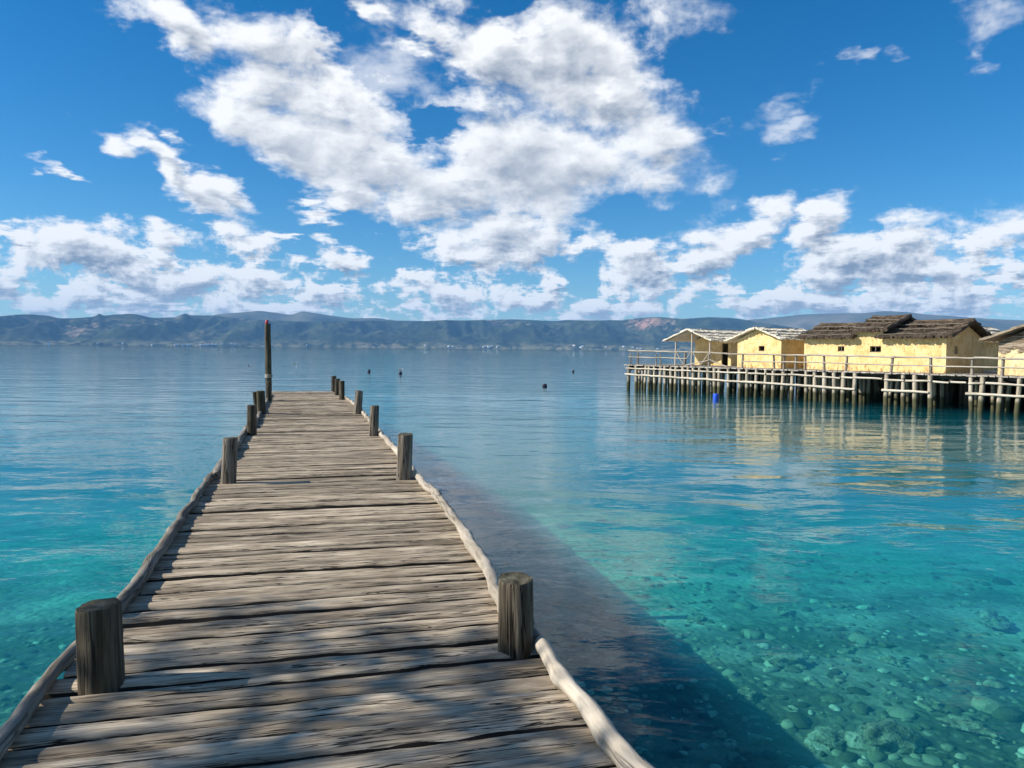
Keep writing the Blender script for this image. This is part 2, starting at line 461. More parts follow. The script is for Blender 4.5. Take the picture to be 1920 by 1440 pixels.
# ------------------------------------------------------------------ stilt platform
P0 = Vector((6.95, 45.6)); E = Vector((.595, -.804)).normalized(); NN = Vector((-E.y, E.x))
PANG = math.atan2(E.y, E.x)
PZ = 1.40
def s_of(px, t, py=690):
    d = ray(px, py).to_2d()
    q = -(P0 + NN * t)
    det = E.x * -d.y + d.x * E.y
    return (q.x * -d.y + d.x * q.y) / det
def PL(s, t): return P0 + E * s + NN * t
MP = Matrix.Translation((P0.x, P0.y, 0)) @ Matrix.Rotation(PANG, 4, 'Z')     # platform frame: x = along front, y = back, z up

plat = empty('stilt_platform', (P0.x, P0.y, 0), 'large timber platform on many peeled stilts carrying the thatched huts above the lake', 'platform', rz=PANG)
S_END = 30.0
def deck_back(s): return 9.5 if s < 6.5 else 24.0
b = MB(); s = -.35; k = 0
while s < S_END:
    w = random.uniform(.16, .26)
    f0 = random.uniform(-.10, .05); z = PZ + random.uniform(-.012, .012)
    M4 = None
    b.box((s + .006, -.10 + f0, z - .055), (s + w - .006, deck_back(s), z), along=1)
    s += w; k += 1
b.build('deck', M['pdeck'], plat, smooth=False)
# edge pole on top, front edge
def wav(pts, r0, r1, seed, parent, name, mat, n=8, step=.35, amp=.02, rough=.1):
    b = MB(); pts = [Vector(p) for p in pts]
    out = []
    for a, c in zip(pts[:-1], pts[1:]):
        nn = max(2, int((c - a).length / step))
        out += [a.lerp(c, j / nn) for j in range(nn)]
    out.append(pts[-1])
    m = len(out)
    out = [p + Vector((amp * nz(i * .5, seed, 1), amp * nz(i * .5, seed, 2), amp * nz(i * .5, seed, 3))) for i, p in enumerate(out)]
    b.tube(out, [r0 + (r1 - r0) * i / max(1, m - 1) for i in range(m)], n, seed, rough=rough)
    return b.build(name, M[mat], parent)
def pxs(px, t=0.0): return s_of(px, t)
# joists whose ends show under the deck edge
b = MB()
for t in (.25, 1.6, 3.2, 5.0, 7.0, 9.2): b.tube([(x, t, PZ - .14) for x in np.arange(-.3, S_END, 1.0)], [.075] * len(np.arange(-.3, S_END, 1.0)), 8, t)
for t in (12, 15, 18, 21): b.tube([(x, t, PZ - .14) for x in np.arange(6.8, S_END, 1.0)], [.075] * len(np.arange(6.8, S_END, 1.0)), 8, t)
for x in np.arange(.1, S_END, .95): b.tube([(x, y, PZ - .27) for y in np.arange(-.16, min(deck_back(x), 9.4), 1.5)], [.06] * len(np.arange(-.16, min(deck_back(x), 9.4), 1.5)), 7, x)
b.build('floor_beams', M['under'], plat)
# pale poles along the front: under-deck string in broken lengths
cuts = [1176, 1236, 1300, 1345, 1405, 1440, 1480, 1530, 1580, 1605, 1660, 1700, 1752, 1785, 1818, 1850, 1935, 2030, 2160]
for i in range(len(cuts) - 1):
    sa, sb = pxs(cuts[i]) + .04, pxs(cuts[i + 1]) - .04
    za = 1.20 - .006 * sa + random.uniform(-.03, .03); zb = 1.20 - .006 * sb + random.uniform(-.03, .03)
    wav([(sa, -.14, za), (sb, -.14, zb)], .045, .038, i * 1.7 + .3, plat, 'edge_pole', 'pale', amp=.03)
for a, c, za, zb in ((1176, 1246, .84, .79), (1243, 1300, .80, .76), (1297, 1400, .76, .71), (1398, 1500, .72, .67), (1496, 1608, .68, .61), (1659, 1747, .63, .64), (1816, 1930, .66, .66), (1926, 2100, .66, .66)):
    wav([(pxs(a), -.17, za), (pxs(c), -.17, zb)], .058, .048, a * .01, plat, 'brace_pole', 'pale', amp=.035)
# stilts
def stilt(s, t, r, mat, seed, lean=0.0, top=PZ - .06):
    p = PL(s, t)
    zb = -bed_depth(p.x, p.y) - .4
    b = MB()
    zs = [zb, -.5, 0.0, .35, .7, 1.0, top]
    pts = [(s + lean * (z - top) + .02 * nz(z * 1.4, seed), t + .02 * nz(z * 1.4, seed, 4), z) for z in zs]
    b.tube(pts, [r * (1.12 - .1 * i / 6) for i in range(7)], 9, seed, rough=.12)
    return b
front = [1179.6, 1193, 1199, 1211, 1217, 1227.5, 1239, 1247, 1258, 1268, 1281, 1290, 1300, 1312, 1328, 1340, 1349, 1366, 1387, 1401, 1419, 1436, 1451, 1469, 1487,
         1512, 1528, 1546, 1564, 1582, 1604, 1664, 1694, 1716, 1745, 1821, 1844, 1877, 1913, 1945, 1990, 2040, 2100]
nst = 0
for i, px in enumerate(front):
    t = -.05 if px != 1199 else .35
    stilt(pxs(px, t), t, random.uniform(.075, .10), 'stilt' if px > 1185 else 'stilt_dark', px * .37, random.uniform(-.05, .05)).build('stilt', M['stilt'] if px > 1190 else M['stilt_dark'], plat); nst += 1
mids = [1205, 1223, 1233, 1253, 1275, 1306, 1320, 1334, 1357, 1376, 1395, 1410, 1428, 1444, 1460, 1478, 1500, 1520, 1537, 1556, 1573, 1592, 1613, 1622, 1630, 1673, 1685, 1701, 1729, 1754, 1768, 1832, 1862, 1895]
for i, px in enumerate(mids):
    t = random.uniform(.9, 1.9)
    stilt(pxs(px, t), t, random.uniform(.06, .09), 'stilt', px * .53, random.uniform(-.07, .07)).build('stilt', M['stilt'], plat); nst += 1
rest = MB(); cnt = 0
def merge(dst, src):
    o = len(dst.v); dst.v += src.v; dst.g += src.g; dst.m += src.m
    dst.f += [tuple(i + o for i in f) for f in src.f]
for t in (3.0, 4.4, 6.0, 7.6, 9.3, 11, 12.7, 14.5, 16.4, 18.3, 20.2, 22, 23.6):
    s = random.uniform(-.1, .6) if t < 9.4 else 6.8
    if t > 5: s = max(s, 3.0)
    while s < S_END - .2:
        sb = stilt(s, t + random.uniform(-.3, .3), random.uniform(.08, .11), 'stilt', s * 3.1 + t, random.uniform(-.04, .04))
        if nst < 98 and t < 4 and s < 14:
            sb.build('stilt', M['stilt_dark'], plat); nst += 1
        else:
            merge(rest, sb)
        s += random.uniform(.45, .9) if s < 9 else random.uniform(.35, .65)
ro = rest.build('rear_stilts', M['under'], plat); ro['kind'] = 'stuff'  # darker wood than the front stilts: under-deck shade put into their colour

# ------------------------------------------------------------------ railing on the platform
rail = empty('wooden_railing', (P0.x, P0.y, PZ), 'rustic two-pole railing on the front edge of the hut platform', 'railing', rz=PANG)
rpx = [(1182, .075, 0), (1196, .10, .0), (1230, .06, 0), (1238, .065, -.05), (1284, .13, .03), (1329, .085, 0), (1392, .09, .04), (1451, .085, -.07), (1470, .10, 0), (1492, .10, .03), (1510, .09, -.03), (1545, .105, -.05), (1587, .10, .06), (1672, .11, .09), (1745, .11, -.02), (1823, .10, 0), (1880, .11, .02), (1955, .1, 0), (2040, .1, 0)]
for i, (px, r, ln) in enumerate(rpx):
    s = pxs(px, .12); hh = .70 + random.uniform(-.03, .05)
    b = MB(); b.tube([(s + ln * (z - .3), .12, z) for z in (-.1, .1, .3, .5, hh - .03, hh)], [r * .58 * q for q in (1.05, 1.05, 1, .97, .95, .85)], 10, px * .11, rough=.12)
    b.build('rail_post', M['railpost'], rail)
tops = [(1178, .82), (1238, .80), (1300, .78), (1360, .73), (1400, .71), (1455, .70), (1512, .70), (1590, .68), (1675, .67), (1755, .67), (1826, .67), (1890, .66), (1990, .66), (2080, .66)]
for i in range(0, len(tops) - 1):
    (a, za), (c, zc) = tops[i], tops[i + 1]
    wav([(pxs(a, .02), .03, za), (pxs(c, .02) + .12, .03, zc)], .042, .034, i + .7, rail, 'top_rail', 'rail', amp=.035)
mids_ = [(1178, .46), (1238, .44), (1284, .42), (1329, .39), (1392, .34), (1470, .35), (1545, .36), (1590, .34), (1672, .33), (1745, .32), (1826, .32), (1885, .32), (1990, .32), (2080, .32)]
for i in range(0, len(mids_) - 1):
    (a, za), (c, zc) = mids_[i], mids_[i + 1]
    if a == 1284:
        wav([(pxs(a, .02), .03, .04), (pxs(c, .02), .03, .36)], .028, .025, i + 5.7, rail, 'mid_rail', 'rail'); continue
    if a == 1329:
        wav([(pxs(a, .02), .03, .40), (pxs(1362, .02), .03, .05)], .032, .028, i + 5.7, rail, 'mid_rail', 'rail'); continue
    wav([(pxs(a, .02), .03, za), (pxs(c, .02) + .08, .03, zc)], .030, .026, i + 5.7, rail, 'mid_rail', 'rail', amp=.025)

# ------------------------------------------------------------------ huts (local frame of each hut: platform axes, origin at its front left foot)
def hut(s, t, label, group='thatched huts on the platform', name='thatched_hut'):
    p = PL(s, t)
    return empty(name, (p.x, p.y, PZ), label, 'hut', group, rz=PANG)

def panel(mb, a, d, L, z0, z1, holes=(), th=.14, outn=None, seed=0.0, roll=.02):
    """vertical wall from a along unit dir d, length L; real openings (x0,x1,zb,zt); irregular hand-made surface"""
    a = Vector(a); d = Vector(d); nrm = outn
    xs = {0.0, L}; zs = {z0, z1}
    for h in holes: xs |= {h[0], h[1]}; zs |= {h[2], h[3]}
    def fill(vals):
        vals = sorted(vals); out = []
        for p, q in zip(vals[:-1], vals[1:]):
            n = max(1, int((q - p) / .16)); out += [p + (q - p) * i / n for i in range(n)]
        return out + [vals[-1]]
    xs, zs = fill(xs), fill(zs)
    def inside(x, z): return any(h[0] < x < h[1] and h[2] < z < h[3] for h in holes)
    idx = {}
    def V(i, j, back):
        key = (i, j, back)
        if key not in idx:
            x, z = xs[i], zs[j]
            edge = i in (0, len(xs) - 1)
            bulge = 0 if back else roll * nz(x * 1.6 + seed, z * 1.6, seed)
            p = a + d * x + Vector((0, 0, z)) + nrm * ((0 if edge else bulge) - (th if back else 0))
            idx[key] = mb.vert(p, (z, x, 0))
        return idx[key]
    for i in range(len(xs) - 1):
        for j in range(len(zs) - 1):
            xc, zc = (xs[i] + xs[i + 1]) / 2, (zs[j] + zs[j + 1]) / 2
            if inside(xc, zc): continue
            mb.face(V(i, j, 0), V(i + 1, j, 0), V(i + 1, j + 1, 0), V(i, j + 1, 0))
            mb.face(V(i, j + 1, 1), V(i + 1, j + 1, 1), V(i + 1, j, 1), V(i, j, 1))
            for di, dj, e in ((-1, 0, ((i, j), (i, j + 1))), (1, 0, ((i + 1, j), (i + 1, j + 1))), (0, -1, ((i, j), (i + 1, j))), (0, 1, ((i, j + 1), (i + 1, j + 1)))):
                i2, j2 = i + di, j + dj
                out = i2 < 0 or j2 < 0 or i2 >= len(xs) - 1 or j2 >= len(zs) - 1
                if out or inside((xs[i2] + xs[i2 + 1]) / 2, (zs[j2] + zs[j2 + 1]) / 2):
                    (p, q), (r, w) = e
                    mb.face(V(p, q, 0), V(r, w, 0), V(r, w, 1), V(p, q, 1))

def gable(mb, a, d, L, z0, zr, th, outn, apex=.5):
    a = Vector(a); d = Vector(d)
    pts = [(0, z0), (L, z0), (L * apex, zr)]
    f = [mb.vert(a + d * x + Vector((0, 0, z)), (z, x, 0)) for x, z in pts]
    k = [mb.vert(a + d * x + Vector((0, 0, z)) - outn * th, (z, x, 0)) for x, z in pts]
    mb.face(*f); mb.face(*reversed(k))
    for i in range(3): mb.face(f[i], k[i], k[(i + 1) % 3], f[(i + 1) % 3])

def slope(mb, ra, rb, ea, eb, courses=4, th=.16, rag=.05, seed=0.0, step=.055, sag=.05):
    rag *= 1.7; th *= 1.15
    """thatched slope in overlapping ragged courses; ridge ra->rb, eave ea->eb"""
    ra, rb, ea, eb = map(Vector, (ra, rb, ea, eb))
    nrm = (rb - ra).cross(ea - ra).normalized()
    if nrm.z < 0: nrm.negate()
    L = (rb - ra).length; D = (ea - ra).length
    nu = max(6, int(L / step))
    for c in range(courses):
        f0 = c / courses - (.06 if c else 0); f1 = (c + 1) / courses + .03
        if c == courses - 1: f1 = 1.0
        nv = 5
        top, bot = [], []
        for j in range(nv + 1):
            fj = f0 + (f1 - f0) * j / nv
            rowt, rowb = [], []
            for i in range(nu + 1):
                q = i / nu
                endj = rag * (nz(q * L * 9, seed + c * 5.1, 1) + .6 * nz(q * L * 27, seed + c, 2)) if j == nv else 0
                sidej = rag * 1.2 * nz(fj * D * 8, seed + c * 2 + (9 if i else 0), 4) if i in (0, nu) else 0
                A = ra.lerp(ea, fj); B = rb.lerp(eb, fj)
                p = A.lerp(B, q) + (B - A).normalized() * sidej + (ea - ra).normalized() * endj
                bump = .045 * nz(q * L * 1.9, fj * D * 2.3, seed) + .034 * nz(q * L * 9, fj * D * 4, seed + 3) - sag * math.sin(q * PI) * (1 - fj * .4)
                lift = (th if c == 0 else th * .78) * (1.0 if c == 0 else 1.0) * (.45 + .55 * j / nv) if c else th * (.7 + .3 * j / nv)
                rowt.append(mb.vert(p + nrm * (lift + bump), (fj * D + seed, q * L, lift)))
                rowb.append(mb.vert(p + nrm * (bump * .5 + (.0 if j < nv else .02 + .03 * nz(q * L * 14, seed, c))), (fj * D + seed, q * L, 0)))
            top.append(rowt); bot.append(rowb)
        for j in range(nv):
            for i in range(nu):
                mb.face(top[j][i], top[j + 1][i], top[j + 1][i + 1], top[j][i + 1])
                mb.face(bot[j][i + 1], bot[j + 1][i + 1], bot[j + 1][i], bot[j][i])
        for i in range(nu):
            mb.face(top[nv][i], bot[nv][i], bot[nv][i + 1], top[nv][i + 1]); mb.face(top[0][i + 1], bot[0][i + 1], bot[0][i], top[0][i])
        for j in range(nv):
            mb.face(top[j][0], bot[j][0], bot[j + 1][0], top[j + 1][0]); mb.face(top[j + 1][nu], bot[j + 1][nu], bot[j][nu], top[j][nu])
    # loose straws at the eave
    rng = random.Random(int(seed * 100) + 5)
    dn = (ea - ra).normalized()
    for i in range(int(L * 60)):
        q = rng.random(); c = rng.choice(range(courses)); f1 = min(1, (c + 1) / courses + .02)
        p = ra.lerp(ea, f1).lerp(rb.lerp(eb, f1), q) + nrm * (th * rng.uniform(.1, .75))
        al = (rb - ra).normalized()
        ln = rng.uniform(.06, .20); w = rng.uniform(.007, .018)
        tip = p + dn * ln + al * rng.uniform(-.04, .04) - Vector((0, 0, rng.uniform(0, .04)))
        st = p - dn * .08
        ids = [mb.vert(x, (i * .7, q * L, 0)) for x in (st - al * w, st + al * w, tip, st + nrm * w)]
        mb.face(ids[0], ids[1], ids[2]); mb.face(ids[1], ids[3], ids[2]); mb.face(ids[3], ids[0], ids[2])

def battens(parent, ra, rb, ea, eb, fr, mat, seed, r=.022, lift=.19, brk=True):
    ra, rb, ea, eb = map(Vector, (ra, rb, ea, eb))
    nrm = (rb - ra).cross(ea - ra).normalized()
    if nrm.z < 0: nrm.negate()
    for i, f in enumerate(fr):
        A, B = ra.lerp(ea, f), rb.lerp(eb, f)
        q0, q1 = (random.uniform(0, .12), random.uniform(.88, 1)) if brk else (0, 1)
        wav([A.lerp(B, q0) + nrm * lift, A.lerp(B, (q0 + q1) / 2) + nrm * lift + (ea - ra).normalized() * random.uniform(-.06, .06), A.lerp(B, q1) + nrm * lift], r, r * .8, seed + i * 2.3, parent, 'batten', mat, n=6, amp=.05, step=.25)

def window(parent, a, d, outn, x0, x1, zb, zt, mat='railpost', bar=True):
    a = Vector(a); d = Vector(d); r = .022
    b = MB()
    P = lambda x, z: a + d * x + Vector((0, 0, z)) - outn * .05
    b.tube([P(x0 - .04, zb + .015), P((x0 + x1) / 2, zb + .012), P(x1 + .04, zb + .018)], [r] * 3, 7, x0)
    b.tube([P(x0 - .04, zt - .012), P((x0 + x1) / 2, zt - .018), P(x1 + .04, zt - .015)], [r] * 3, 7, x1)
    if bar:
        xm = x0 + (x1 - x0) * .45
        b.tube([P(xm, zb), P(xm + .02, (zb + zt) / 2), P(xm, zt)], [.014] * 3, 6, zb)
    return b.build('window', M[mat], parent)

X, Y = Vector((1, 0, 0)), Vector((0, 1, 0))
# --- hut 1: open porch at its gable end
s1, t1 = 1.7, 2.0
h = hut(s1, t1, 'pale thatched hut with an open post porch at the far end of the platform')
W = 2.65; pd_ = 1.8; Lh = 3.0
ez, rz_ = 1.42, 2.05
b = MB()
panel(b, (0, pd_, 0), X, W, 0, ez, [(2.0, 2.45, .02, 1.30)], .12, -Y, 1.0)
gable(b, (0, pd_, ez), X, W, 0, rz_ - ez, .12, -Y)
panel(b, (W, pd_ + .005, 0), Y, Lh, 0, ez, (), .12, X, 2.0)
panel(b, (0, pd_ + Lh, 0), -Y, Lh - .005, 0, ez, (), .12, -X, 3.0)
panel(b, (W - .002, pd_ + Lh + .13, 0), -X, W - .004, 0, ez, (), .12, Y, 4.0)
b.build('wall', M['mud'], h, smooth=False)
b = MB(); b.tube([(2.0, pd_ + .06, 0), (2.0, pd_ + .06, 1.3)], [.03, .03], 7); b.tube([(2.45, pd_ + .06, 0), (2.45, pd_ + .06, 1.3)], [.03, .03], 7); b.tube([(1.97, pd_ + .06, 1.31), (2.48, pd_ + .06, 1.31)], [.03, .03], 7)
b.build('door_frame', M['railpost'], h)
rid0, rid1 = (W / 2 - .12, -.35, rz_), (W / 2 - .12, pd_ + Lh + .4, rz_)
b = MB(); slope(b, rid0, rid1, (-.62, -.35, ez - .03), (-.62, pd_ + Lh + .4, ez - .03), 4, .10, .04, 1.1)
slope(b, rid1, rid0, (W + .28, pd_ + Lh + .4, ez - .03), (W + .28, -.35, ez - .03), 4, .10, .04, 2.1)
rf = b.build('roof', M['thatch_pale'], h, smooth=False)
battens(rf, rid0, rid1, (W + .28, -.35, ez - .03), (W + .28, pd_ + Lh + .4, ez - .03), (.10, .38, .66, .94), 'batten_dark', 3.0, .015, .105)
for x, zt in ((.08, ez + .0), (W / 2 - .02, rz_ - .03), (W - .04, ez)):
    wav([(x, 0, 0), (x, 0, zt)], .05, .042, x + 8, h, 'porch_post', 'rail', amp=.02, step=.3)
for x0, x1 in ((.08, W / 2), (W / 2, W)):
    wav([(x0, -.02, .78), (x1, -.02, .78)], .03, .03, x0 + 2, h, 'porch_rail', 'pale')
    wav([(x0 + .1, -.03, .72), ((x0 + x1) / 2, -.03, .08)], .03, .026, x0 + 4, h, 'porch_brace', 'rail')
    wav([(x1 - .1, -.05, .72), ((x0 + x1) / 2 + .05, -.05, .08)], .03, .026, x0 + 5, h, 'porch_brace', 'rail')
wav([(-.5, -.2, ez - .02), (W / 2 - .1, -.2, rz_ - .03)], .03, .03, 3, h, 'rafter', 'rail'); wav([(W + .2, -.2, ez - .02), (W / 2 - .1, -.2, rz_ - .03)], .03, .03, 4, h, 'rafter', 'rail')

# --- hut 2: gable to the front, pale roof
s2, t2 = 6.77, 1.2
h = hut(s2, t2, 'pale-roofed mud hut with its gable and one small window facing the water')
W = 2.65; Lh = 3.4; ez, rz_ = 1.47, 2.03
b = MB()
wx = s_of(1428, t2, 652) - s2
panel(b, (0, 0, 0), X, W, 0, ez, [(wx - .17, wx + .17, .86, 1.14)], .14, -Y, 5.0)
gable(b, (0, 0, ez), X, W, 0, rz_ - ez, .14, -Y)
panel(b, (W, .005, 0), Y, Lh, 0, ez, (), .14, X, 6.0)
panel(b, (0, Lh, 0), -Y, Lh - .005, 0, ez, (), .14, -X, 7.0)
panel(b, (W - .002, Lh + .15, 0), -X, W - .004, 0, ez, (), .14, Y, 8.0)
b.build('wall', M['mud'], h, smooth=False)
window(h, (0, 0, 0), X, -Y, wx - .17, wx + .17, .86, 1.14, bar=False)
ra, rb = (W / 2 - .05, -.32, rz_), (W / 2 - .05, Lh + .4, rz_)
b = MB(); slope(b, ra, rb, (-.62, -.32, ez - .12), (-.62, Lh + .4, ez - .12), 4, .11, .04, 3.1)
slope(b, rb, ra, (W + .22, Lh + .4, ez - .03), (W + .22, -.32, ez - .03), 4, .11, .04, 4.1)
rf = b.build('roof', M['thatch_pale'], h, smooth=False)
battens(rf, ra, rb, (W + .22, -.32, ez - .03), (W + .22, Lh + .4, ez - .03), (.12, .40, .68, .95), 'batten_dark', 5.0, .015, .115)
wav([(W / 2 - .05, -.42, rz_ - .02), (W / 2 - .05, .2, rz_ - .02)], .045, .045, 3, h, 'ridge_pole', 'pale')

# --- hut 3: long hut along the front, three dark roofs
t3 = 1.2
s3 = s_of(1507, t3); s3b = s_of(1773, t3)
h = hut(s3, t3, 'long yellow hut with stepped dark thatch roofs and two small windows facing the water')
W = s3b - s3; Dp = 3.5; ez, rz_ = 1.48, 2.12
xa, xb = s_of(1603, t3, 625) - s3, s_of(1656, t3, 625) - s3
def wn(px0, px1): return s_of(px0, t3, 652) - s3, s_of(px1, t3, 652) - s3
w1, w2 = wn(1571, 1583), wn(1631, 1652)
b = MB()
panel(b, (0, 0, 0), X, xa, 0, ez, [(w1[0], w1[1], .88, 1.13)], .16, -Y, 9.0)
panel(b, (xa, 0, 0), X, xb - xa, 0, ez + .30, [(w2[0] - xa, w2[1] - xa, .86, 1.14)], .16, -Y, 9.0)
panel(b, (xb, 0, 0), X, W - xb, 0, ez, (), .16, -Y, 9.0)
wy = s_of(1790, t3) # side window placed by look
panel(b, (W, .005, 0), Y, Dp, 0, ez, [(.78, 1.08, .82, 1.14)], .16, X, 10.0)
gable(b, (W, .005, ez), Y, Dp, 0, rz_ - ez, .16, X)
panel(b, (0, Dp, 0), -Y, Dp - .005, 0, ez, (), .16, -X, 11.0)
gable(b, (0, Dp, ez), -Y, Dp - .005, 0, rz_ - ez, .16, -X)
panel(b, (W - .002, Dp + .17, 0), -X, W - .004, 0, ez, (), .16, Y, 12.0)
b.build('wall', M['mud'], h, smooth=False)
window(h, (0, 0, 0), X, -Y, *w1, .88, 1.13); window(h, (0, 0, 0), X, -Y, *w2, .86, 1.14); window(h, (W, 0, 0), Y, X, .78, 1.08, .82, 1.14)
def roof3(x0, x1, ez_, rz_, sd, ov=.36, yb=None):
    yr = Dp / 2
    ra, rb = (x0 + .0, yr, rz_), (x1, yr, rz_)
    ea, eb = (x0, -ov, ez_ - .02), (x1, -ov, ez_ - .02)
    b = MB(); slope(b, ra, rb, ea, eb, 4, .15, .055, sd)
    slope(b, rb, ra, (x1, Dp + ov, ez_ - .02), (x0, Dp + ov, ez_ - .02), 4, .15, .055, sd + 1)
    # ridge roll
    b.tube([(x, yr, rz_ + .12 - .03 * math.sin((x - x0) / (x1 - x0) * PI)) for x in np.linspace(x0, x1, 14)], [.075] * 14, 8, sd, rough=.25)
    rf = b.build('roof', M['thatch_dark'], h, smooth=False)
    battens(rf, ra, rb, ea, eb, (.34, .62, .93), 'stilt_dark', sd, .014, .185)
roof3(-.28, xa + .12, ez, 2.12, 7.1)
roof3(xb - .15, W + .34, ez, 2.18, 9.1)
roof3(xa - .12, xb + .30, ez + .30, 2.42, 8.1, .30)
# heavy verge roll on the raised roof
b = MB(); b.tube([(xb + .30, Dp / 2 - q * (Dp / 2 + .30), 2.42 + .14 - q * (2.42 - ez - .28)) for q in np.linspace(0, 1.04, 12)], [.10] * 12, 9, 3, rough=.3)
b.build('verge_roll', M['thatch_dark'], h, smooth=False)
b = MB(); b.tube([(W + .34, Dp / 2 - q * (Dp / 2 + .34), 2.18 + .07 - q * (2.18 - ez)) for q in np.linspace(0, 1.02, 12)], [.075] * 12, 9, 5, rough=.3)
b.build('verge_roll', M['thatch_dark'], h, smooth=False)

# --- hut 4: set back behind
t4 = 7.2
s4 = s_of(1840, t4) - 2.5
h = hut(s4, t4, 'pale-roofed hut set back in the gap between the long dark-roofed hut and the wattle hut')
W = 2.5; Lh = 3.4; ez, rz_ = 1.50, 2.15
b = MB()
panel(b, (0, 0, 0), X, W, 0, ez, (), .14, -Y, 13.0); gable(b, (0, 0, ez), X, W, 0, rz_ - ez, .14, -Y)
panel(b, (W, .005, 0), Y, Lh, 0, ez, (), .14, X, 14.0); panel(b, (0, Lh, 0), -Y, Lh - .005, 0, ez, (), .14, -X, 15.0)
panel(b, (W - .002, Lh + .15, 0), -X, W - .004, 0, ez, (), .14, Y, 16.0)
b.build('wall', M['mud'], h, smooth=False)
ra, rb = (W / 2, -.32, rz_), (W / 2, Lh + .4, rz_)
b = MB(); slope(b, ra, rb, (-.4, -.32, ez - .1), (-.4, Lh + .4, ez - .1), 4, .11, .04, 13.1)
slope(b, rb, ra, (W + .4, Lh + .4, ez - .1), (W + .4, -.32, ez - .1), 4, .11, .04, 14.1)
rf = b.build('roof', M['thatch_pale'], h, smooth=False)
battens(rf, ra, rb, (W + .4, -.32, ez - .1), (W + .4, Lh + .4, ez - .1), (.1, .35, .6, .9), 'batten_dark', 15.0, .02, .13)

# --- hut 5: wattle gable at the edge of the view
t5 = 1.1
s5 = s_of(1871, t5)
h = hut(s5, t5, 'wattle-walled hut whose gable shows bare woven twigs above yellow plaster')
W = 3.6; Lh = 3.6; ez, rz_ = 1.32, 2.2
b = MB()
panel(b, (0, 0, 0), X, W, 0, ez, (), .14, -Y, 17.0); gable(b, (0, 0, ez), X, W, 0, rz_ - ez, .14, -Y)
panel(b, (W, .005, 0), Y, Lh, 0, ez, (), .14, X, 18.0); panel(b, (0, Lh, 0), -Y, Lh - .005, 0, ez, (), .14, -X, 19.0)
panel(b, (W - .002, Lh + .15, 0), -X, W - .004, 0, ez, (), .14, Y, 20.0)
b.build('wall', M['mud_wattle'], h, smooth=False)
ra, rb = (W / 2, -.42, rz_), (W / 2, Lh + .4, rz_)
b = MB(); slope(b, ra, rb, (-.55, -.42, ez + .02), (-.55, Lh + .4, ez + .02), 4, .12, .04, 17.1)
slope(b, rb, ra, (W + .55, Lh + .4, ez + .02), (W + .55, -.42, ez + .02), 4, .12, .04, 18.1)
rf = b.build('roof', M['thatch_brown'], h, smooth=False)
battens(rf, ra, rb, (W + .55, -.42, ez), (W + .55, Lh + .4, ez), (.1, .35, .6, .9), 'batten_dark', 19.0, .02, .14)

# ------------------------------------------------------------------ buoys and birds
def at_water(px, py): return onz(px, py, 0.0)
def buoy(px, py, w, h_, label, kind='box'):
    p = at_water(px, py)
    k = (p - CAM).dot(FW) / F
    W2, Hh = w * k / 2, h_ * k * .72
    b = MB()
    b.tube([(0, 0, -Hh * .5), (0, 0, -.05), (0, 0, Hh * .45), (0, 0, Hh * .85), (0, 0, Hh)], [W2 * .8, W2, W2 * 1.02, W2 * .9, W2 * .55], 12, px, rough=.05)
    o = empty('mooring_buoy', p, label, 'buoy', 'mooring buoys')
    b.build('float', M['buoy'], o)
    b = MB(); b.tube([(0, 0, Hh * .98), (W2 * .2, 0, Hh * 1.12), (0, 0, Hh * 1.2), (-W2 * .2, 0, Hh * 1.12), (0, 0, Hh * .98)], [W2 * .08] * 5, 6)
    b.build('ring', M['buoy'], o)
    o.rotation_euler = (.08, .15, px)
    return p, Hh
buoy(691.5, 698, 5.5, 7, 'dark square buoy floating alone just beyond the end of the pier')
bp, bh = buoy(751, 701, 6, 6, 'dark buoy with a white gull standing on it')
buoy(1021.5, 725.5, 9, 8, 'dark buoy between the pier and the hut platform, closest of the dark ones')
buoy(1074.5, 698, 4, 6, 'slim dark buoy standing upright near the platform corner')
p = at_water(1342, 748)
o = empty('blue_barrel', p, 'bright blue plastic barrel afloat before the platform stilts', 'barrel')
b = MB(); k = (p - CAM).dot(FW) / F; r_ = 5.2 * k; hh = 10 * k
b.tube([(0, 0, -hh * .6), (0, 0, 0), (0, 0, hh * .3), (0, 0, hh * .34), (0, 0, hh * .38), (0, 0, hh * .9), (0, 0, hh * .97), (0, 0, hh)], [r_, r_, r_, r_ * 1.07, r_, r_, r_ * .95, r_ * .7], 16, 1, rough=.0)
b.build('drum', M['blue'], o, sharp=40); b = MB(); b.tube([(r_ * .4, 0, hh), (r_ * .4, 0, hh * 1.07)], [r_ * .18, r_ * .18], 8); b.build('bung', M['blue'], o)

def bird(p, sc, label, mats, name='gull', rz=0.0, stand=True):
    b = MB()
    body = [(-.22, 0, .13), (-.12, 0, .14), (0, 0, .14), (.10, 0, .16), (.16, 0, .21), (.19, 0, .25), (.235, 0, .255), (.28, 0, .245)]
    b.tube([Vector(q) * sc for q in body], [r * sc for r in (.008, .045, .072, .062, .038, .036, .022, .005)], 10, 1, rough=0)
    for sgn in (-1, 1):
        b.tube([Vector((.08, sgn * .055, .17)) * sc, Vector((-.06, sgn * .07, .165)) * sc, Vector((-.24, sgn * .03, .15)) * sc], [.03 * sc, .035 * sc, .004 * sc], 7, 2, rough=0, m=1)
        if stand: b.tube([Vector((.0, sgn * .03, .08)) * sc, Vector((.01, sgn * .03, 0)) * sc], [.008 * sc, .007 * sc], 5, 3, rough=0, m=1)
    o = b.build(name, mats, sharp=80)
    o.location = p; o.rotation_euler = (0, 0, rz)
    return tag(o, label, 'bird')
bird(bp + Vector((0, 0, bh)), .95, 'small white gull perched on a dark buoy', [M['white'], M['dark']], rz=.5)
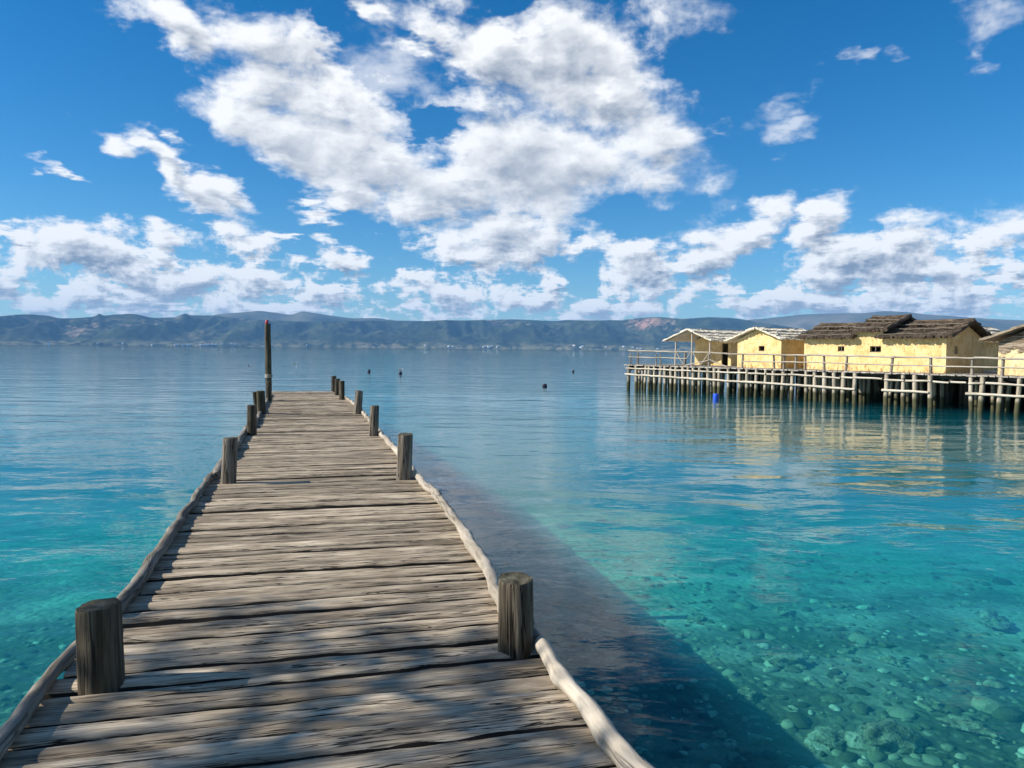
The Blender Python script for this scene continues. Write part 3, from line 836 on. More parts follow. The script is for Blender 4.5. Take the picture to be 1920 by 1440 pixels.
q = at_water(553, 682); bird(q + Vector((0, 0, -.09)), 1.0, 'pale gull swimming on open water right of the tall pole', [M['white'], M['dark']], rz=.2, stand=False)
q = at_water(466, 685.5); bird(q + Vector((0, 0, -.08)), .9, 'dark bird swimming left of the tall pole', [M['dark'], M['dark']], 'water_bird', rz=2.2, stand=False)

# ------------------------------------------------------------------ lake floor, shore, stones
def polar(radii, az0, az1, na, fz, name, mat, close=False, kind='structure'):
    b = MB(); rows = []
    for r in radii:
        row = []
        for i in range(na + (0 if close else 1)):
            a = az0 + (az1 - az0) * i / na
            x, y = r * math.sin(a), r * math.cos(a)
            row.append(b.vert((x, y, fz(x, y, r, a))))
        rows.append(row)
    for j in range(len(rows) - 1):
        m = len(rows[0])
        for i in range(m if close else m - 1):
            i2 = (i + 1) % m
            b.face(rows[j][i2], rows[j][i], rows[j + 1][i], rows[j + 1][i2])
    if close: b.face(*rows[0])
    o = b.build(name, mat); tag(o, kind=kind); return o
def bed_z(x, y, r=0, a=0):
    d = bed_depth(x, y)
    return -d + .05 * nz(x * .35, y * .35, 2) + .018 * nz(x * 1.7, y * 1.7, 5) - (.0 if r < 7000 else 0)

mb_, t, bb = new_mat('lake_floor', .95, .05)
p = t.pos()
warp = t.vmath('ADD', p, t.vmath('SCALE', t.vmath('SUBTRACT', t.noise(p, 1.6, 3, .5, 'Color'), (.5, .5, .5)), scale=.35))
vd = t.voro(warp, 10.0); vc = t.voro(warp, 10.0, out='Color'); vd2 = t.voro(warp, 19.0); vc2 = t.voro(warp, 19, out='Color')
sepc = t.N.new('ShaderNodeSeparateColor'); t.put(sepc.inputs[0], vc)
sepd = t.N.new('ShaderNodeSeparateColor'); t.put(sepd.inputs[0], vc2)
big = t.noise(p, .55, 5, .62); mid_ = t.noise(warp, 2.2, 5, .65)
sand = t.mix(t.noise(warp, 6, 4, .6), (.40, .40, .30), (.60, .585, .45))
weedy = t.mix(t.mapr(t.noise(warp, 4, 6, .7), .36, .66), (.045, .058, .028), (.25, .255, .165))
stone = t.ramp(t.math('ADD', t.math('MULTIPLY', sepc.outputs[0], .6), t.math('MULTIPLY', sepd.outputs[0], .4)), [(.1, (.03, .038, .02)), (.5, (.10, .11, .06)), (.9, (.32, .325, .22))])
stone = t.mix(t.mapr(vd, .35, .62, 0, .85), stone, (.06, .07, .045))
stone = t.mix(t.mapr(vd2, .4, .65, 0, .5), stone, (.07, .08, .05))
sy = t.N.new('ShaderNodeSeparateXYZ'); t.put(sy.inputs[0], p)
sand = t.mix(t.mapr(t.math('ADD', sy.outputs[1], t.math('MULTIPLY', big, 6.0)), 8.5, 13.5, 0, 1, True), weedy, sand)
far = t.math('MULTIPLY', t.mapr(sy.outputs[1], 6, 13, 0, 1), t.mapr(sy.outputs[1], 19, 30, 1, 0))
weed = t.mapr(sy.outputs[1], 19, 30, 0, .9)
c = t.mix(t.math('MAXIMUM', t.mapr(big, .46, .60, 0, 1, True), t.math('MULTIPLY', far, .75)), stone, sand)
alg = t.mapr(mid_, .44, .60, 0, .9, True)
c = t.mix(t.math('MULTIPLY', alg, t.mapr(big, .35, .6, 1, .45)), c, (.055, .075, .03))
c = t.mix(weed, c, (.03, .06, .025))
land = t.mapr(sy.outputs[2], .0, .4)
c = t.mix(land, c, t.mix(mid_, (.22, .19, .13), (.07, .10, .035)))
t.put(bb.inputs['Base Color'], c)
t.put(bb.inputs['Normal'], t.bump(t.math('SUBTRACT', mid_, t.math('MULTIPLY', vd, .5)), .8, .05))
M['bed'] = mb_
rad = [.4 * 1.075 ** i for i in range(0, 140)]
rad = [r for r in rad if r < 9000] + [9500, 11500]
polar(rad, 0, 2 * PI, 260, bed_z, 'lake_bed', M['bed'], close=True)

# small rubble and pebbles: nobody could count them
def rock_mesh(b, c, sx, sy, sz, rz, seed, n=6, m=10, rough=.28, mat=0):
    ca, sa = math.cos(rz), math.sin(rz)
    rows = []
    for j in range(n + 1):
        ph = PI * j / n
        row = []
        for i in range(m if 0 < j < n else 1):
            th = 2 * PI * i / m
            d = Vector((math.sin(ph) * math.cos(th), math.sin(ph) * math.sin(th), math.cos(ph)))
            k = 1 + rough * nz(d.x * 1.4 + seed, d.y * 1.4, d.z * 1.4) + rough * .5 * nz(d.x * 3.3 + seed, d.y * 3.3, d.z * 3.3)
            d = Vector((math.copysign(abs(d.x) ** .8, d.x), math.copysign(abs(d.y) ** .8, d.y), d.z)) * k
            x, y = d.x * sx, d.y * sy
            row.append(b.vert((c[0] + x * ca - y * sa, c[1] + x * sa + y * ca, c[2] + d.z * sz), (d.x + seed, d.y, d.z)))
        rows.append(row)
    for j in range(n):
        A, B = rows[j], rows[j + 1]
        for i in range(m):
            i2 = (i + 1) % m
            if len(A) == 1: b.face(A[0], B[i], B[i2], m=mat)
            elif len(B) == 1: b.face(A[i], B[0], A[i2], m=mat)
            else: b.face(A[i], B[i], B[i2], A[i2], m=mat)
mr, t, bb = new_mat('submerged_stone', .95, .05)
isl = t.island(); p = t.pos()
n1 = t.noise(p, 9, 5, .65)
c = t.ramp(isl, [(0, (.04, .05, .025)), (.4, (.13, .14, .08)), (.8, (.30, .305, .20)), (1, (.50, .50, .38))])
c = t.mix(t.mapr(n1, .48, .66, 0, .8, True), c, (.06, .07, .035))
t.put(bb.inputs['Base Color'], c); t.put(bb.inputs['Normal'], t.bump(n1, .8, .03))
M['rubble'] = mr
mq, t, bb = new_mat('algae_boulder', .95, .05)
p = t.pos(); n1 = t.noise(p, 6, 6, .68); n2 = t.noise(p, 22, 4, .6)
c = t.ramp(n1, [(.34, (.05, .06, .03)), (.5, (.24, .245, .155)), (.66, (.44, .44, .32))])
c = t.mix(t.mapr(n2, .54, .64, 0, .8, True), c, (.03, .036, .02))
t.put(bb.inputs['Base Color'], c); t.put(bb.inputs['Normal'], t.bump(t.math('ADD', n1, t.math('MULTIPLY', n2, .4)), 1.0, .06))
M['boulder'] = mq
rng = random.Random(3)
b = MB()
for i in range(7000):
    if i < 4800: q = Vector((rng.uniform(-.3, 9.5), 2.6 + rng.expovariate(.30), 0))
    else: q = Vector((rng.uniform(-5.5, -1.3), 2.6 + rng.expovariate(.45), 0))
    if q.y > 24 or abs(q.x) > .8 * q.y + 1.5: continue
    q.z = bed_z(q.x, q.y)
    if i < 4800:
        s = abs(rng.gauss(0, .030)) + .018
        if rng.random() < .05: s *= 2.2
        rock_mesh(b, (q.x, q.y, q.z + s * .1), s, s * rng.uniform(.5, .9), s * rng.uniform(.2, .45), rng.uniform(0, 6.28), i * 1.3, 4, 8)
    else:
        s = rng.uniform(.025, .06)
        rock_mesh(b, (q.x, q.y, q.z + s * .1), s, s * rng.uniform(.55, .9), s * .35, rng.uniform(0, 6.28), i * 1.3, 4, 7, .15)
tag(b.build('lakebed_rubble', M['rubble'], sharp=60), 'small stones and pebbles scattered over the lake floor near the pier', kind='stuff')

ROCKS = [(1478, 1232, 95, 'rough pale boulder underwater halfway between the pier shadow and open sand'),
         (1652, 1374, 150, 'largest round pale boulder underwater near the bottom edge of the photo'),
         (1555, 1372, 110, 'flat pale rock underwater touching the big round boulder'),
         (1402, 1292, 62, 'square pale stone underwater at the edge of the pier shadow'),
         (1862, 1158, 110, 'flat dark rock slab underwater far to the right in the turquoise shallows'),
         (1470, 1140, 52, 'small grey rock underwater, farthest of the boulders from the shore'),
         (1745, 1310, 64, 'pale boulder underwater beside a dark hollow right of the big round one'),
         (1672, 1228, 60, 'thin flat pale slab lying underwater in a sandy patch'),
         (1822, 1352, 120, 'wide low pale rock underwater by the lower right corner'),
         (1305, 1150, 46, 'small dark rock underwater beyond the pier shadow')]
for i, (px, py, wpx, lab) in enumerate(ROCKS):
    q = onz(px, py, -.8)
    for _ in range(4): q = onz(px, py, bed_z(q.x, q.y) + .08)
    s = wpx * (q - CAM).dot(FW) / F / 2 * .72
    q.z = bed_z(q.x, q.y)
    b = MB()
    rock_mesh(b, (0, 0, 0), s, s * (.75 if i not in (4, 7, 8) else .5), s * (.42 if i not in (2, 4, 7, 8) else .24), 0.3 * i, i * 7.7, 22, 34, .62)
    o = b.build('submerged_rock', M['boulder'], sharp=60)
    o.location = q + Vector((0, 0, s * .15))
    tag(o, lab, 'rock', 'boulders on the lake floor')

# ------------------------------------------------------------------ water
mw = bpy.data.materials.new('lake_water'); mw.use_nodes = True
t = NT(mw.node_tree); t.N.remove(t.N['Principled BSDF'])
out = t.N['Material Output']
p = t.pos()
wp = t.vmath('ADD', p, t.vmath('SCALE', t.vmath('SUBTRACT', t.noise(p, .35, 2, .5, 'Color'), (.5, .5, .5)), scale=1.2))
patch = t.noise(t.mapping(p, rot=(0, 0, .35), scale=(.05, .16, 1)), 1.0, 3, .55)
wind = t.mapr(patch, .38, .62, .35, 1.25, True)
a1 = t.noise(t.mapping(wp, rot=(0, 0, .30), scale=(.45, 1.0, 1)), .75, 2, .45)
a2 = t.noise(t.mapping(wp, rot=(0, 0, -.25), scale=(.55, 1.0, 1)), 2.6, 3, .5)
a3 = t.noise(t.mapping(wp, rot=(0, 0, .1), scale=(.6, 1.0, 1)), 7.5, 3, .55)
hgt = t.math('ADD', t.math('MULTIPLY', a1, .046), t.math('ADD', t.math('MULTIPLY', t.math('MULTIPLY', a2, .021), wind), t.math('MULTIPLY', t.math('MULTIPLY', a3, .0044), wind)))
nb = t.bump(hgt, 1.0, 1.0)
geo = t.N.new('ShaderNodeNewGeometry')
cs = t.math('ABSOLUTE', t.vmath('DOT_PRODUCT', nb, geo.outputs['Incoming']))
fre = t.math('MULTIPLY_ADD', t.math('POWER', t.math('SUBTRACT', 1.0, cs, clamp=True), 5.0), .98, .02)
gl = t.N.new('ShaderNodeBsdfGlossy'); gl.inputs['Roughness'].default_value = .03; t.put(gl.inputs['Normal'], nb)
tr = t.N.new('ShaderNodeBsdfTransparent')
mx = t.N.new('ShaderNodeMixShader'); t.put(mx.inputs[0], fre); t.L.new(tr.outputs[0], mx.inputs[1]); t.L.new(gl.outputs[0], mx.inputs[2])
t.L.new(mx.outputs[0], out.inputs['Surface'])
va = t.N.new('ShaderNodeVolumeAbsorption'); va.inputs['Color'].default_value = (.0, .865, .85, 1); va.inputs['Density'].default_value = .46
vs = t.N.new('ShaderNodeVolumeScatter'); vs.inputs['Color'].default_value = (.05, .72, 1.0, 1); vs.inputs['Density'].default_value = .080
ad = t.N.new('ShaderNodeAddShader'); t.L.new(va.outputs[0], ad.inputs[0]); t.L.new(vs.outputs[0], ad.inputs[1])
t.L.new(ad.outputs[0], out.inputs['Volume'])
b = MB()
NA = 96; R = 8300
top = [b.vert((R * math.sin(2 * PI * i / NA), R * math.cos(2 * PI * i / NA), 0)) for i in range(NA)]
bot = [b.vert((R * math.sin(2 * PI * i / NA), R * math.cos(2 * PI * i / NA), -40)) for i in range(NA)]
b.face(*reversed(top)); b.face(*bot)
for i in range(NA): b.face(top[i], top[(i + 1) % NA], bot[(i + 1) % NA], bot[i])
tag(b.build('lake_water', mw, smooth=False), kind='structure')

# ------------------------------------------------------------------ hills
def prof(pts):
    xs = [p[0] for p in pts]; ys = [p[1] for p in pts]
    return lambda px: float(np.interp(px, xs, ys))
near_p = prof([(-900, 604), (-500, 598), (-250, 590), (-100, 597), (0, 593), (30, 590), (60, 589), (90, 592), (112, 597), (150, 596), (180, 593), (186, 588), (193, 592), (215, 589.5), (250, 588), (285, 596), (330, 595), (340, 590), (347, 587), (356, 591), (400, 591), (450, 597), (500, 600), (580, 603), (640, 602), (700, 601), (740, 601), (800, 602), (830, 600), (870, 601), (905, 600), (960, 598.5), (1000, 600), (1040, 602), (1060, 600), (1110, 601), (1170, 599.5), (1200, 596), (1232, 594), (1280, 598), (1330, 594.5), (1370, 596), (1400, 600), (1440, 607), (1500, 616), (1600, 628), (1800, 640), (2400, 644), (2900, 640)])
far_p = prof([(-900, 640), (0, 640), (300, 600), (380, 596), (410, 589), (450, 586), (487, 582.5), (515, 586), (545, 591), (566, 583.5), (590, 587), (622, 592), (660, 597), (705, 596), (725, 599), (770, 604), (900, 640), (1200, 640), (1360, 604), (1400, 600), (1440, 597), (1500, 590), (1540, 588), (1580, 587.5), (1620, 587), (1660, 583), (1700, 585), (1740, 590), (1780, 592), (1820, 596), (1920, 601), (2200, 606), (2600, 600), (2900, 604)])
def elev(px, py):
    d = ray(px, py); return d.z / math.hypot(d.x, d.y), math.atan2(d.x, d.y)
azs = np.linspace(-900, 2900, 400)
tab_n = [elev(x, near_p(x)) for x in azs]; tab_f = [elev(x, far_p(x)) for x in azs]
TA = [q[1] for q in tab_n]; TN = [q[0] for q in tab_n]; TF = [q[0] for q in tab_f]; TAF = [q[1] for q in tab_f]
def ridged(x, y, oct=5):
    v, a, f = 0, .5, 1
    for k in range(oct):
        v += a * (1 - abs(nz(x * f + 13 * k, y * f, k * 3.3))); a *= .5; f *= 2.05
    return v
R0, R1 = 7600.0, 9300.0
def hill_near(x, y, r, a):
    top = float(np.interp(a, TA, TN)) * R1 + H
    q = (r - R0) / (R1 - R0)
    if q <= 0: return -6 + 4 * q
    base = top * (q ** .75 if q < 1 else max(0, 1 - (q - 1) * 1.6))
    # spurs and valleys that die out at the crest so the skyline stays as measured
    rel = ridged(x / 900, y / 2100) - .74
    k = math.sin(min(1, q) * PI) ** .8 if q < 1 else 0
    hgt = base + rel * 620 * k * (.35 + .65 * min(1, top / 260)) + 22 * nz(x / 160, y / 200) * k + 8 * nz(x / 60, y / 60) * min(1, q * 3)
    lim = float(np.interp(a, TA, TN)) * r + H
    return max(min(hgt, lim), 1.5 + 30 * min(q, .25))
radn = [R0 - 60, R0] + [R0 + (R1 - R0) * (i / 54) for i in range(1, 55)] + [R1 + 250, R1 + 700, R1 + 1400]
mh, t, bb = new_mat('hillside', .95, .05)
p = t.pos()
n1 = t.noise(p, .0028, 6, .62); n2 = t.noise(p, .012, 5, .65); n3 = t.noise(t.mapping(p, scale=(1, 1, 2)), .0011, 4, .55)
f = t.math('ADD', t.math('MULTIPLY', n1, .6), t.math('MULTIPLY', n2, .4))
c = t.ramp(f, [(.36, (.010, .018, .011)), (.48, (.024, .037, .017)), (.58, (.060, .070, .034)), (.70, (.15, .125, .08))])
sz = t.N.new('ShaderNodeSeparateXYZ'); t.put(sz.inputs[0], p)
# bare red scars high on one slope, pale fields low down
g1 = t.vmath('LENGTH', t.mapping(p, loc=tuple(-q for q in (1560 * .0035, 9000 * .0012, 300 * .010)), scale=(.0035, .0012, .010)))
sc1 = t.math('MULTIPLY', t.mapr(g1, .25, 1.1, 1, 0, True), t.mapr(n2, .42, .56, 0, 1, True))
c = t.mix(sc1, c, (.42, .23, .17))
bare = t.math('MULTIPLY', t.mapr(n3, .54, .64, 0, .75, True), t.mapr(n2, .48, .60, 0, 1, True))
c = t.mix(bare, c, (.30, .22, .16))
low = t.math('MULTIPLY', t.mapr(sz.outputs[2], 20, 75, .7, 0), t.mapr(n2, .42, .58))
c = t.mix(low, c, (.26, .24, .13))
t.put(bb.inputs['Base Color'], c)
t.put(bb.inputs['Normal'], t.bump(n2, .8, 14.0))
M['hill'] = mh
polar(radn, -.86, .98, 900, hill_near, 'hills', M['hill'])
FR0, FR1 = 9500.0, 10900.0
def hill_far(x, y, r, a):
    top = float(np.interp(a, TAF, TF)) * FR1 + H
    q = (r - FR0) / (FR1 - FR0)
    if q <= 0: return -5
    base = top * (q ** .8 if q < 1 else max(0, 1 - (q - 1) * 2))
    k = math.sin(min(1, q) * PI) ** .8 if q < 1 else 0
    hgt = base + (ridged(x / 1300, y / 1700) - .72) * 320 * k
    return max(min(hgt, float(np.interp(a, TAF, TF)) * r + H), 1)
mf, t, bb = new_mat('far_mountain', .95, .05)
p = t.pos(); n1 = t.noise(p, .0016, 6, .6)
t.put(bb.inputs['Base Color'], t.ramp(n1, [(.35, (.05, .06, .035)), (.55, (.12, .115, .075)), (.7, (.20, .17, .12))]))
polar([FR0 - 100] + [FR0 + (FR1 - FR0) * i / 26 for i in range(0, 27)] + [FR1 + 500, FR1 + 1000], -.86, .98, 420, hill_far, 'far_mountains', mf)

# ------------------------------------------------------------------ far-shore town: each building its own object
def shed(w, d, h_, flat):
    b = MB(); b.box((-w / 2, -d / 2, -3), (w / 2, d / 2, h_))
    if not flat:
        a = [b.vert(q) for q in ((-w / 2 - .6, -d / 2 - .6, h_ + .05), (w / 2 + .6, -d / 2 - .6, h_ + .05), (w / 2 + .6, d / 2 + .6, h_ + .05), (-w / 2 - .6, d / 2 + .6, h_ + .05), (-w / 2 - .6, 0, h_ + 3), (w / 2 + .6, 0, h_ + 3))]
        for q in ((0, 1, 5, 4), (2, 3, 4, 5), (0, 4, 3), (1, 2, 5), (3, 2, 1, 0)): b.face(*[a[i] for i in q], m=1)
    return b
rng = random.Random(11)
town = [(rng.gauss(383, 22), rng.uniform(0, 1)) for _ in range(18)] + [(rng.uniform(285, 440), rng.uniform(0, 1)) for _ in range(8)] + [(x, rng.uniform(0, 1)) for x in (92, 183, 230, 575)] + \
    [(rng.gauss(905, 22), rng.uniform(0, 2)) for _ in range(7)] + [(rng.uniform(720, 1010), rng.uniform(0, 3)) for _ in range(5)] + [(rng.gauss(1110, 30), rng.uniform(2, 8)) for _ in range(5)] + [(rng.uniform(1180, 1250), rng.uniform(0, 6)) for _ in range(4)]
for px, lift in town:
    a = elev(px, 650)[1]
    r = R0 + 20 + lift * 9
    x, y = r * math.sin(a), r * math.cos(a)
    w = rng.uniform(10, 26); h_ = rng.uniform(6, 13)
    flat = rng.random() < .5
    o = shed(w, rng.uniform(12, 18), h_, flat).build('town_building', [M['house'], M['tile']], smooth=False)
    o.location = (x, y, max(2.0, hill_near(x, y, r, a) + 1.5)); o.rotation_euler = (0, 0, rng.uniform(-.5, .5) - a)
    tag(o, 'tiny pale flat-topped building on the far shore' if flat else 'tiny pale building under a pitched roof on the far shore', 'building', 'pale buildings along the far shore, flat-topped' if flat else 'pale buildings along the far shore, pitched roofs')

# ------------------------------------------------------------------ tree on the bank beside the pier (outside the view; shades the planks)
SUN_EL, SUN_B = math.radians(32.5), math.radians(7)      # elevation; light travels towards +x turned by B towards +y
LD = Vector((math.cos(SUN_EL) * math.cos(SUN_B), math.cos(SUN_EL) * math.sin(SUN_B), -math.sin(SUN_EL)))
rng = random.Random(21)
tb = Vector((-10.2, -1.6, 0)); tb.z = bed_z(tb.x, tb.y) - .1
tree = empty('shade_tree', tb, 'leafy tree leaning over the bank beside the pier', 'tree')
mtk, t, bb = new_mat('bark', .95, .1)
nn_ = t.noise(t.mapping(t.attr(), scale=(2, 20, 20)), 1, 4, .6)
t.put(bb.inputs['Base Color'], t.ramp(nn_, [(.35, (.05, .04, .03)), (.65, (.20, .17, .13))])); t.put(bb.inputs['Normal'], t.bump(nn_, 1, .03))
mlf, t, bb = new_mat('leaf_green', .6, .3)
t.put(bb.inputs['Base Color'], t.ramp(t.island(), [(0, (.035, .07, .02)), (1, (.10, .15, .045))]))
trunk, leaves = MB(), MB()
def leaf(p, s):
    ax = Vector((rng.gauss(0, 1), rng.gauss(0, 1), rng.gauss(0, 1))).normalized(); bx = ax.orthogonal().normalized(); cx = ax.cross(bx)
    bx = (bx * math.cos(1.3) + cx * math.sin(1.3)) if rng.random() < .5 else bx
    nrm = ax.cross(bx)
    q = [p, p + ax * s * .5 + bx * s * .28 + nrm * s * .05, p + ax * s, p + ax * s * .5 - bx * s * .28 + nrm * s * .05]
    i = [leaves.vert(v) for v in q]; leaves.face(i[0], i[1], i[2]); leaves.face(i[0], i[2], i[3])
def limb(p, d, L, r, depth):
    n = 6; pts = [p]; q = p.copy(); dd = d.normalized()
    for i in range(n):
        dd = (dd + Vector((rng.gauss(0, .13), rng.gauss(0, .13), rng.gauss(0, .10) + .02))).normalized()
        q = q + dd * (L / n); pts.append(q.copy())
    trunk.tube(pts, [r * (1 - .55 * i / n) for i in range(n + 1)], 7 if r < .05 else 10, rng.random() * 9, cap=False)
    if depth == 0:
        for i in range(1, n + 1):
            for _ in range(rng.choice((5, 8, 11))): leaf(pts[i] + Vector((rng.gauss(0, .12), rng.gauss(0, .12), rng.gauss(0, .10))), rng.uniform(.09, .15))
        return
    for k in range(rng.choice((4, 5)) if depth > 1 else rng.choice((3, 4, 5))):
        i = rng.randint(2, n)
        side = Vector((rng.gauss(0, 1), rng.gauss(0, 1), rng.gauss(.25, .7))).normalized()
        limb(pts[i], dd * .8 + side * .75, L * rng.uniform(.5, .7), r * .5, depth - 1)
T0 = Vector((0, 0, 0))
pts = [T0, Vector((.05, .15, 1.2)), Vector((.15, .45, 2.5)), Vector((.3, .9, 3.9)), Vector((.35, 1.3, 5.2))]
trunk.tube(pts, [.30, .24, .20, .15, .09], 14, 2.2, rough=.15)
def bough(a, b, r0, r1, sag, nn=9):
    out = []
    for i in range(nn + 1):
        q = i / nn
        p = a.lerp(b, q) + Vector((0, 0, sag * math.sin(q * PI))) + Vector((nz(q * 4, a.x + b.x), nz(q * 4, b.y, 3), nz(q * 4, b.z, 7))) * .10 * math.sin(q * PI)
        out.append(p)
    trunk.tube(out, [r0 + (r1 - r0) * i / nn for i in range(nn + 1)], 8, rng.random() * 9, cap=False)
    return out
# boughs reach out over the water; their twigs are what shades the near planks
near_ends = []
for k in range(9):
    q = (k + .5) / 9
    uu, vv = 2.3 + 2.6 * ((k * .62) % 1.0), -1.1 + 2.3 * ((k * .38 + .1) % 1.0)
    g_ = PD * uu + PR * vv
    hgt = rng.uniform(5.0, 7.4)
    tip = Vector((g_.x, g_.y, DK)) - LD * ((hgt - DK) / -LD.z) - tb
    st = pts[rng.choice((2, 3, 3, 4))]
    near_ends.append(bough(st, tip, .075, .022, rng.uniform(.1, .6)))
for k in range(62):
    uu, vv = 2.1 + 2.75 * rng.random() ** .8, rng.uniform(-1.5, 1.35)
    if uu > 4.2 and rng.random() < .45: continue
    g_ = PD * uu + PR * vv
    hgt = rng.uniform(4.6, 7.6)
    tip = Vector((g_.x, g_.y, DK)) - LD * ((hgt - DK) / -LD.z) - tb
    bs = min((p for e in near_ends for p in e[3:]), key=lambda p: (p - tip).length + .3 * rng.random())
    tw = bough(bs, tip, .022, .006, .08, 6)
    dr = (tip - bs).normalized() if (tip - bs).length > .01 else Vector((0, 1, 0))
    for i in range(rng.choice((12, 20, 30))):
        q = rng.uniform(.45, 1.15)
        c_ = bs.lerp(tip, q) + Vector((rng.gauss(0, .10), rng.gauss(0, .13), rng.gauss(0, .08)))
        leaf(c_, rng.uniform(.07, .12))
for d, L, r in ((Vector((-.4, .3, .9)), 2.6, .08), (Vector((.5, -.2, .9)), 2.4, .08), (Vector((-.1, -.8, .8)), 2.6, .09), (Vector((-.8, -.2, .6)), 2.5, .08)):
    limb(pts[-1] - Vector((0, 0, .2)), d, L, r, 2)
trunk.build('trunk', mtk, tree); leaves.build('crown', mlf, tree, smooth=False)

# ------------------------------------------------------------------ haze
b = MB(); b.box((-12500, -9000, -60), (12800, 12800, 600))
hz = b.build('haze', bpy.data.materials.new('haze'), smooth=False); tag(hz, kind='stuff')
mm = hz.data.materials[0]; mm.use_nodes = True
t = NT(mm.node_tree); t.N.remove(t.N['Principled BSDF'])
pv_ = t.N.new('ShaderNodeVolumePrincipled'); pv_.inputs['Color'].default_value = (.24, .56, 1, 1); pv_.inputs['Density'].default_value = 5.6e-5
pv_.inputs['Anisotropy'].default_value = 0.0
t.L.new(pv_.outputs[0], t.N['Material Output'].inputs['Volume'])

# ------------------------------------------------------------------ sky with clouds
W_ = bpy.data.worlds.new('World'); SC.world = W_; W_.use_nodes = True
t = NT(W_.node_tree)
bg = t.N['Background']; bg.inputs['Strength'].default_value = .1
sky = t.N.new('ShaderNodeTexSky'); sky.sky_type = 'NISHITA'; sky.sun_disc = False
sky.sun_elevation = SUN_EL; sky.sun_rotation = math.radians(270 - math.degrees(SUN_B))
sky.altitude = 700; sky.air_density = 1.0; sky.dust_density = .25; sky.ozone_density = 2.0
hs = t.N.new('ShaderNodeHueSaturation'); hs.inputs['Saturation'].default_value = 1.28; hs.inputs['Value'].default_value = .82
t.put(hs.inputs['Color'], t.mix(1.0, sky.outputs[0], (.74, .93, 1.08), 'MULTIPLY'))

BL = [  # centre x, y, half-width, half-height (in hundredths of a degree-like units of the survey picture), turn, weight
 (300, 35, 110, 38, 20, .75), (380, 78, 32, 18, 0, .6), (520, 85, 120, 75, 0, 1), (500, 150, 110, 60, 10, 1), (600, 205, 190, 75, 15, 1), (560, 255, 160, 75, 20, 1),
 (800, 55, 95, 80, 0, 1), (705, 28, 50, 30, 0, .8), (900, 110, 90, 90, 0, .8), (1070, 90, 150, 120, 0, 1), (1140, 190, 165, 80, 0, .95), (700, 300, 230, 80, 20, 1), (820, 350, 210, 60, 5, 1),
 (1000, 300, 260, 115, 0, 1), (1215, 265, 110, 75, 0, .8), (640, 345, 110, 45, 25, 1), (950, 440, 110, 80, 0, .95), (870, 475, 90, 24, 0, .8), (600, 404, 48, 16, 0, .8),
 (900, 190, 130, 60, 0, .8),
 (320, 310, 165, 30, 35, .75), (220, 270, 60, 24, 30, .6), (322, 243, 24, 13, 40, .5), (420, 360, 55, 22, 30, .6), (110, 322, 32, 9, 20, .5), (140, 208, 22, 6, 20, .3),
 (160, 475, 120, 55, 0, .9), (20, 436, 34, 26, 0, .9), (10, 525, 70, 45, 0, .9), (280, 515, 150, 48, 8, 1), (230, 565, 220, 26, 0, .9), (300, 450, 60, 22, 0, .5), (460, 462, 46, 24, 0, .7), (500, 440, 22, 8, 0, .5), (537, 443, 22, 10, 0, .6),
 (635, 490, 46, 30, 20, .8), (490, 525, 90, 36, 0, .9), (620, 553, 85, 25, 5, .9), (570, 495, 32, 9, 0, .5), (70, 578, 70, 16, 0, .8), (520, 582, 190, 14, 0, .7),
 (835, 557, 80, 34, 15, .8), (775, 515, 34, 10, 0, .5), (1045, 530, 30, 14, 0, .7), (730, 560, 40, 25, 0, .5), (1000, 568, 80, 22, 0, .9), (1110, 575, 190, 26, 0, .85), (860, 590, 90, 12, 0, .7),
 (1085, 468, 34, 22, 0, .7), (1200, 490, 95, 56, -8, .95), (1300, 490, 120, 56, -18, .95), (1400, 440, 80, 34, -25, .8), (1240, 540, 60, 18, 0, .6),
 (1530, 425, 80, 34, -38, .85), (1640, 470, 130, 58, -12, 1), (1590, 515, 110, 34, -8, 1), (1700, 500, 110, 36, 8, .95), (1815, 455, 70, 18, 0, .6), (1850, 478, 50, 10, -10, .5), (1905, 410, 60, 28, 0, .45), (1920, 500, 24, 26, 0, .9),
 (1420, 573, 110, 17, 0, .8), (1560, 563, 190, 22, 0, .85), (1760, 568, 210, 26, 0, .85), (1840, 545, 90, 16, 0, .7), (1690, 535, 60, 12, 0, .5),
 (560, -70, 200, 40, 0, .5), (980, -50, 190, 45, 0, .7), (-160, 560, 160, 40, 0, .8), (2080, 540, 150, 50, 0, .8), (2150, 300, 120, 60, 0, .5), (300, -220, 220, 60, 0, .5)]
WISPS = [
 (1440, 195, 80, 42, -30, .9), (1465, 250, 56, 34, 0, 1.1), (1345, 250, 60, 30, 0, .8), (1820, 30, 85, 52, 0, 1), (1690, 108, 50, 22, 0, .8), (1635, 100, 28, 16, 0, .7), (1270, 25, 50, 30, 0, .6), (1835, 85, 34, 30, 0, .8), (300, 470, 90, 40, 20, .8), (480, 440, 60, 26, 0, .8), (140, 205, 40, 12, 20, .5), (1250, 300, 110, 70, 0, .9), (760, 130, 120, 50, 10, .9), (1300, 440, 90, 40, -20, .8), (1900, 400, 70, 40, 0, .9), (1750, 480, 110, 50, 0, .8)]
HOLES = [(815, 240, 55, 38, 0, 2.0), (632, 40, 48, 58, -20, 1.6), (940, 15, 32, 40, 0, 1.3), (800, 115, 85, 22, 12, .9), (1105, 150, 40, 14, 20, .4)]
def azel(px, py):
    d = ray(px, py); return math.atan2(d.x, d.y), math.atan2(d.z, math.hypot(d.x, d.y))
grp = bpy.data.node_groups.new('cloud_field', 'ShaderNodeTree')
grp.interface.new_socket('Dir', in_out='INPUT', socket_type='NodeSocketVector')
grp.interface.new_socket('Density', in_out='OUTPUT', socket_type='NodeSocketFloat')
grp.interface.new_socket('Mass', in_out='OUTPUT', socket_type='NodeSocketFloat')
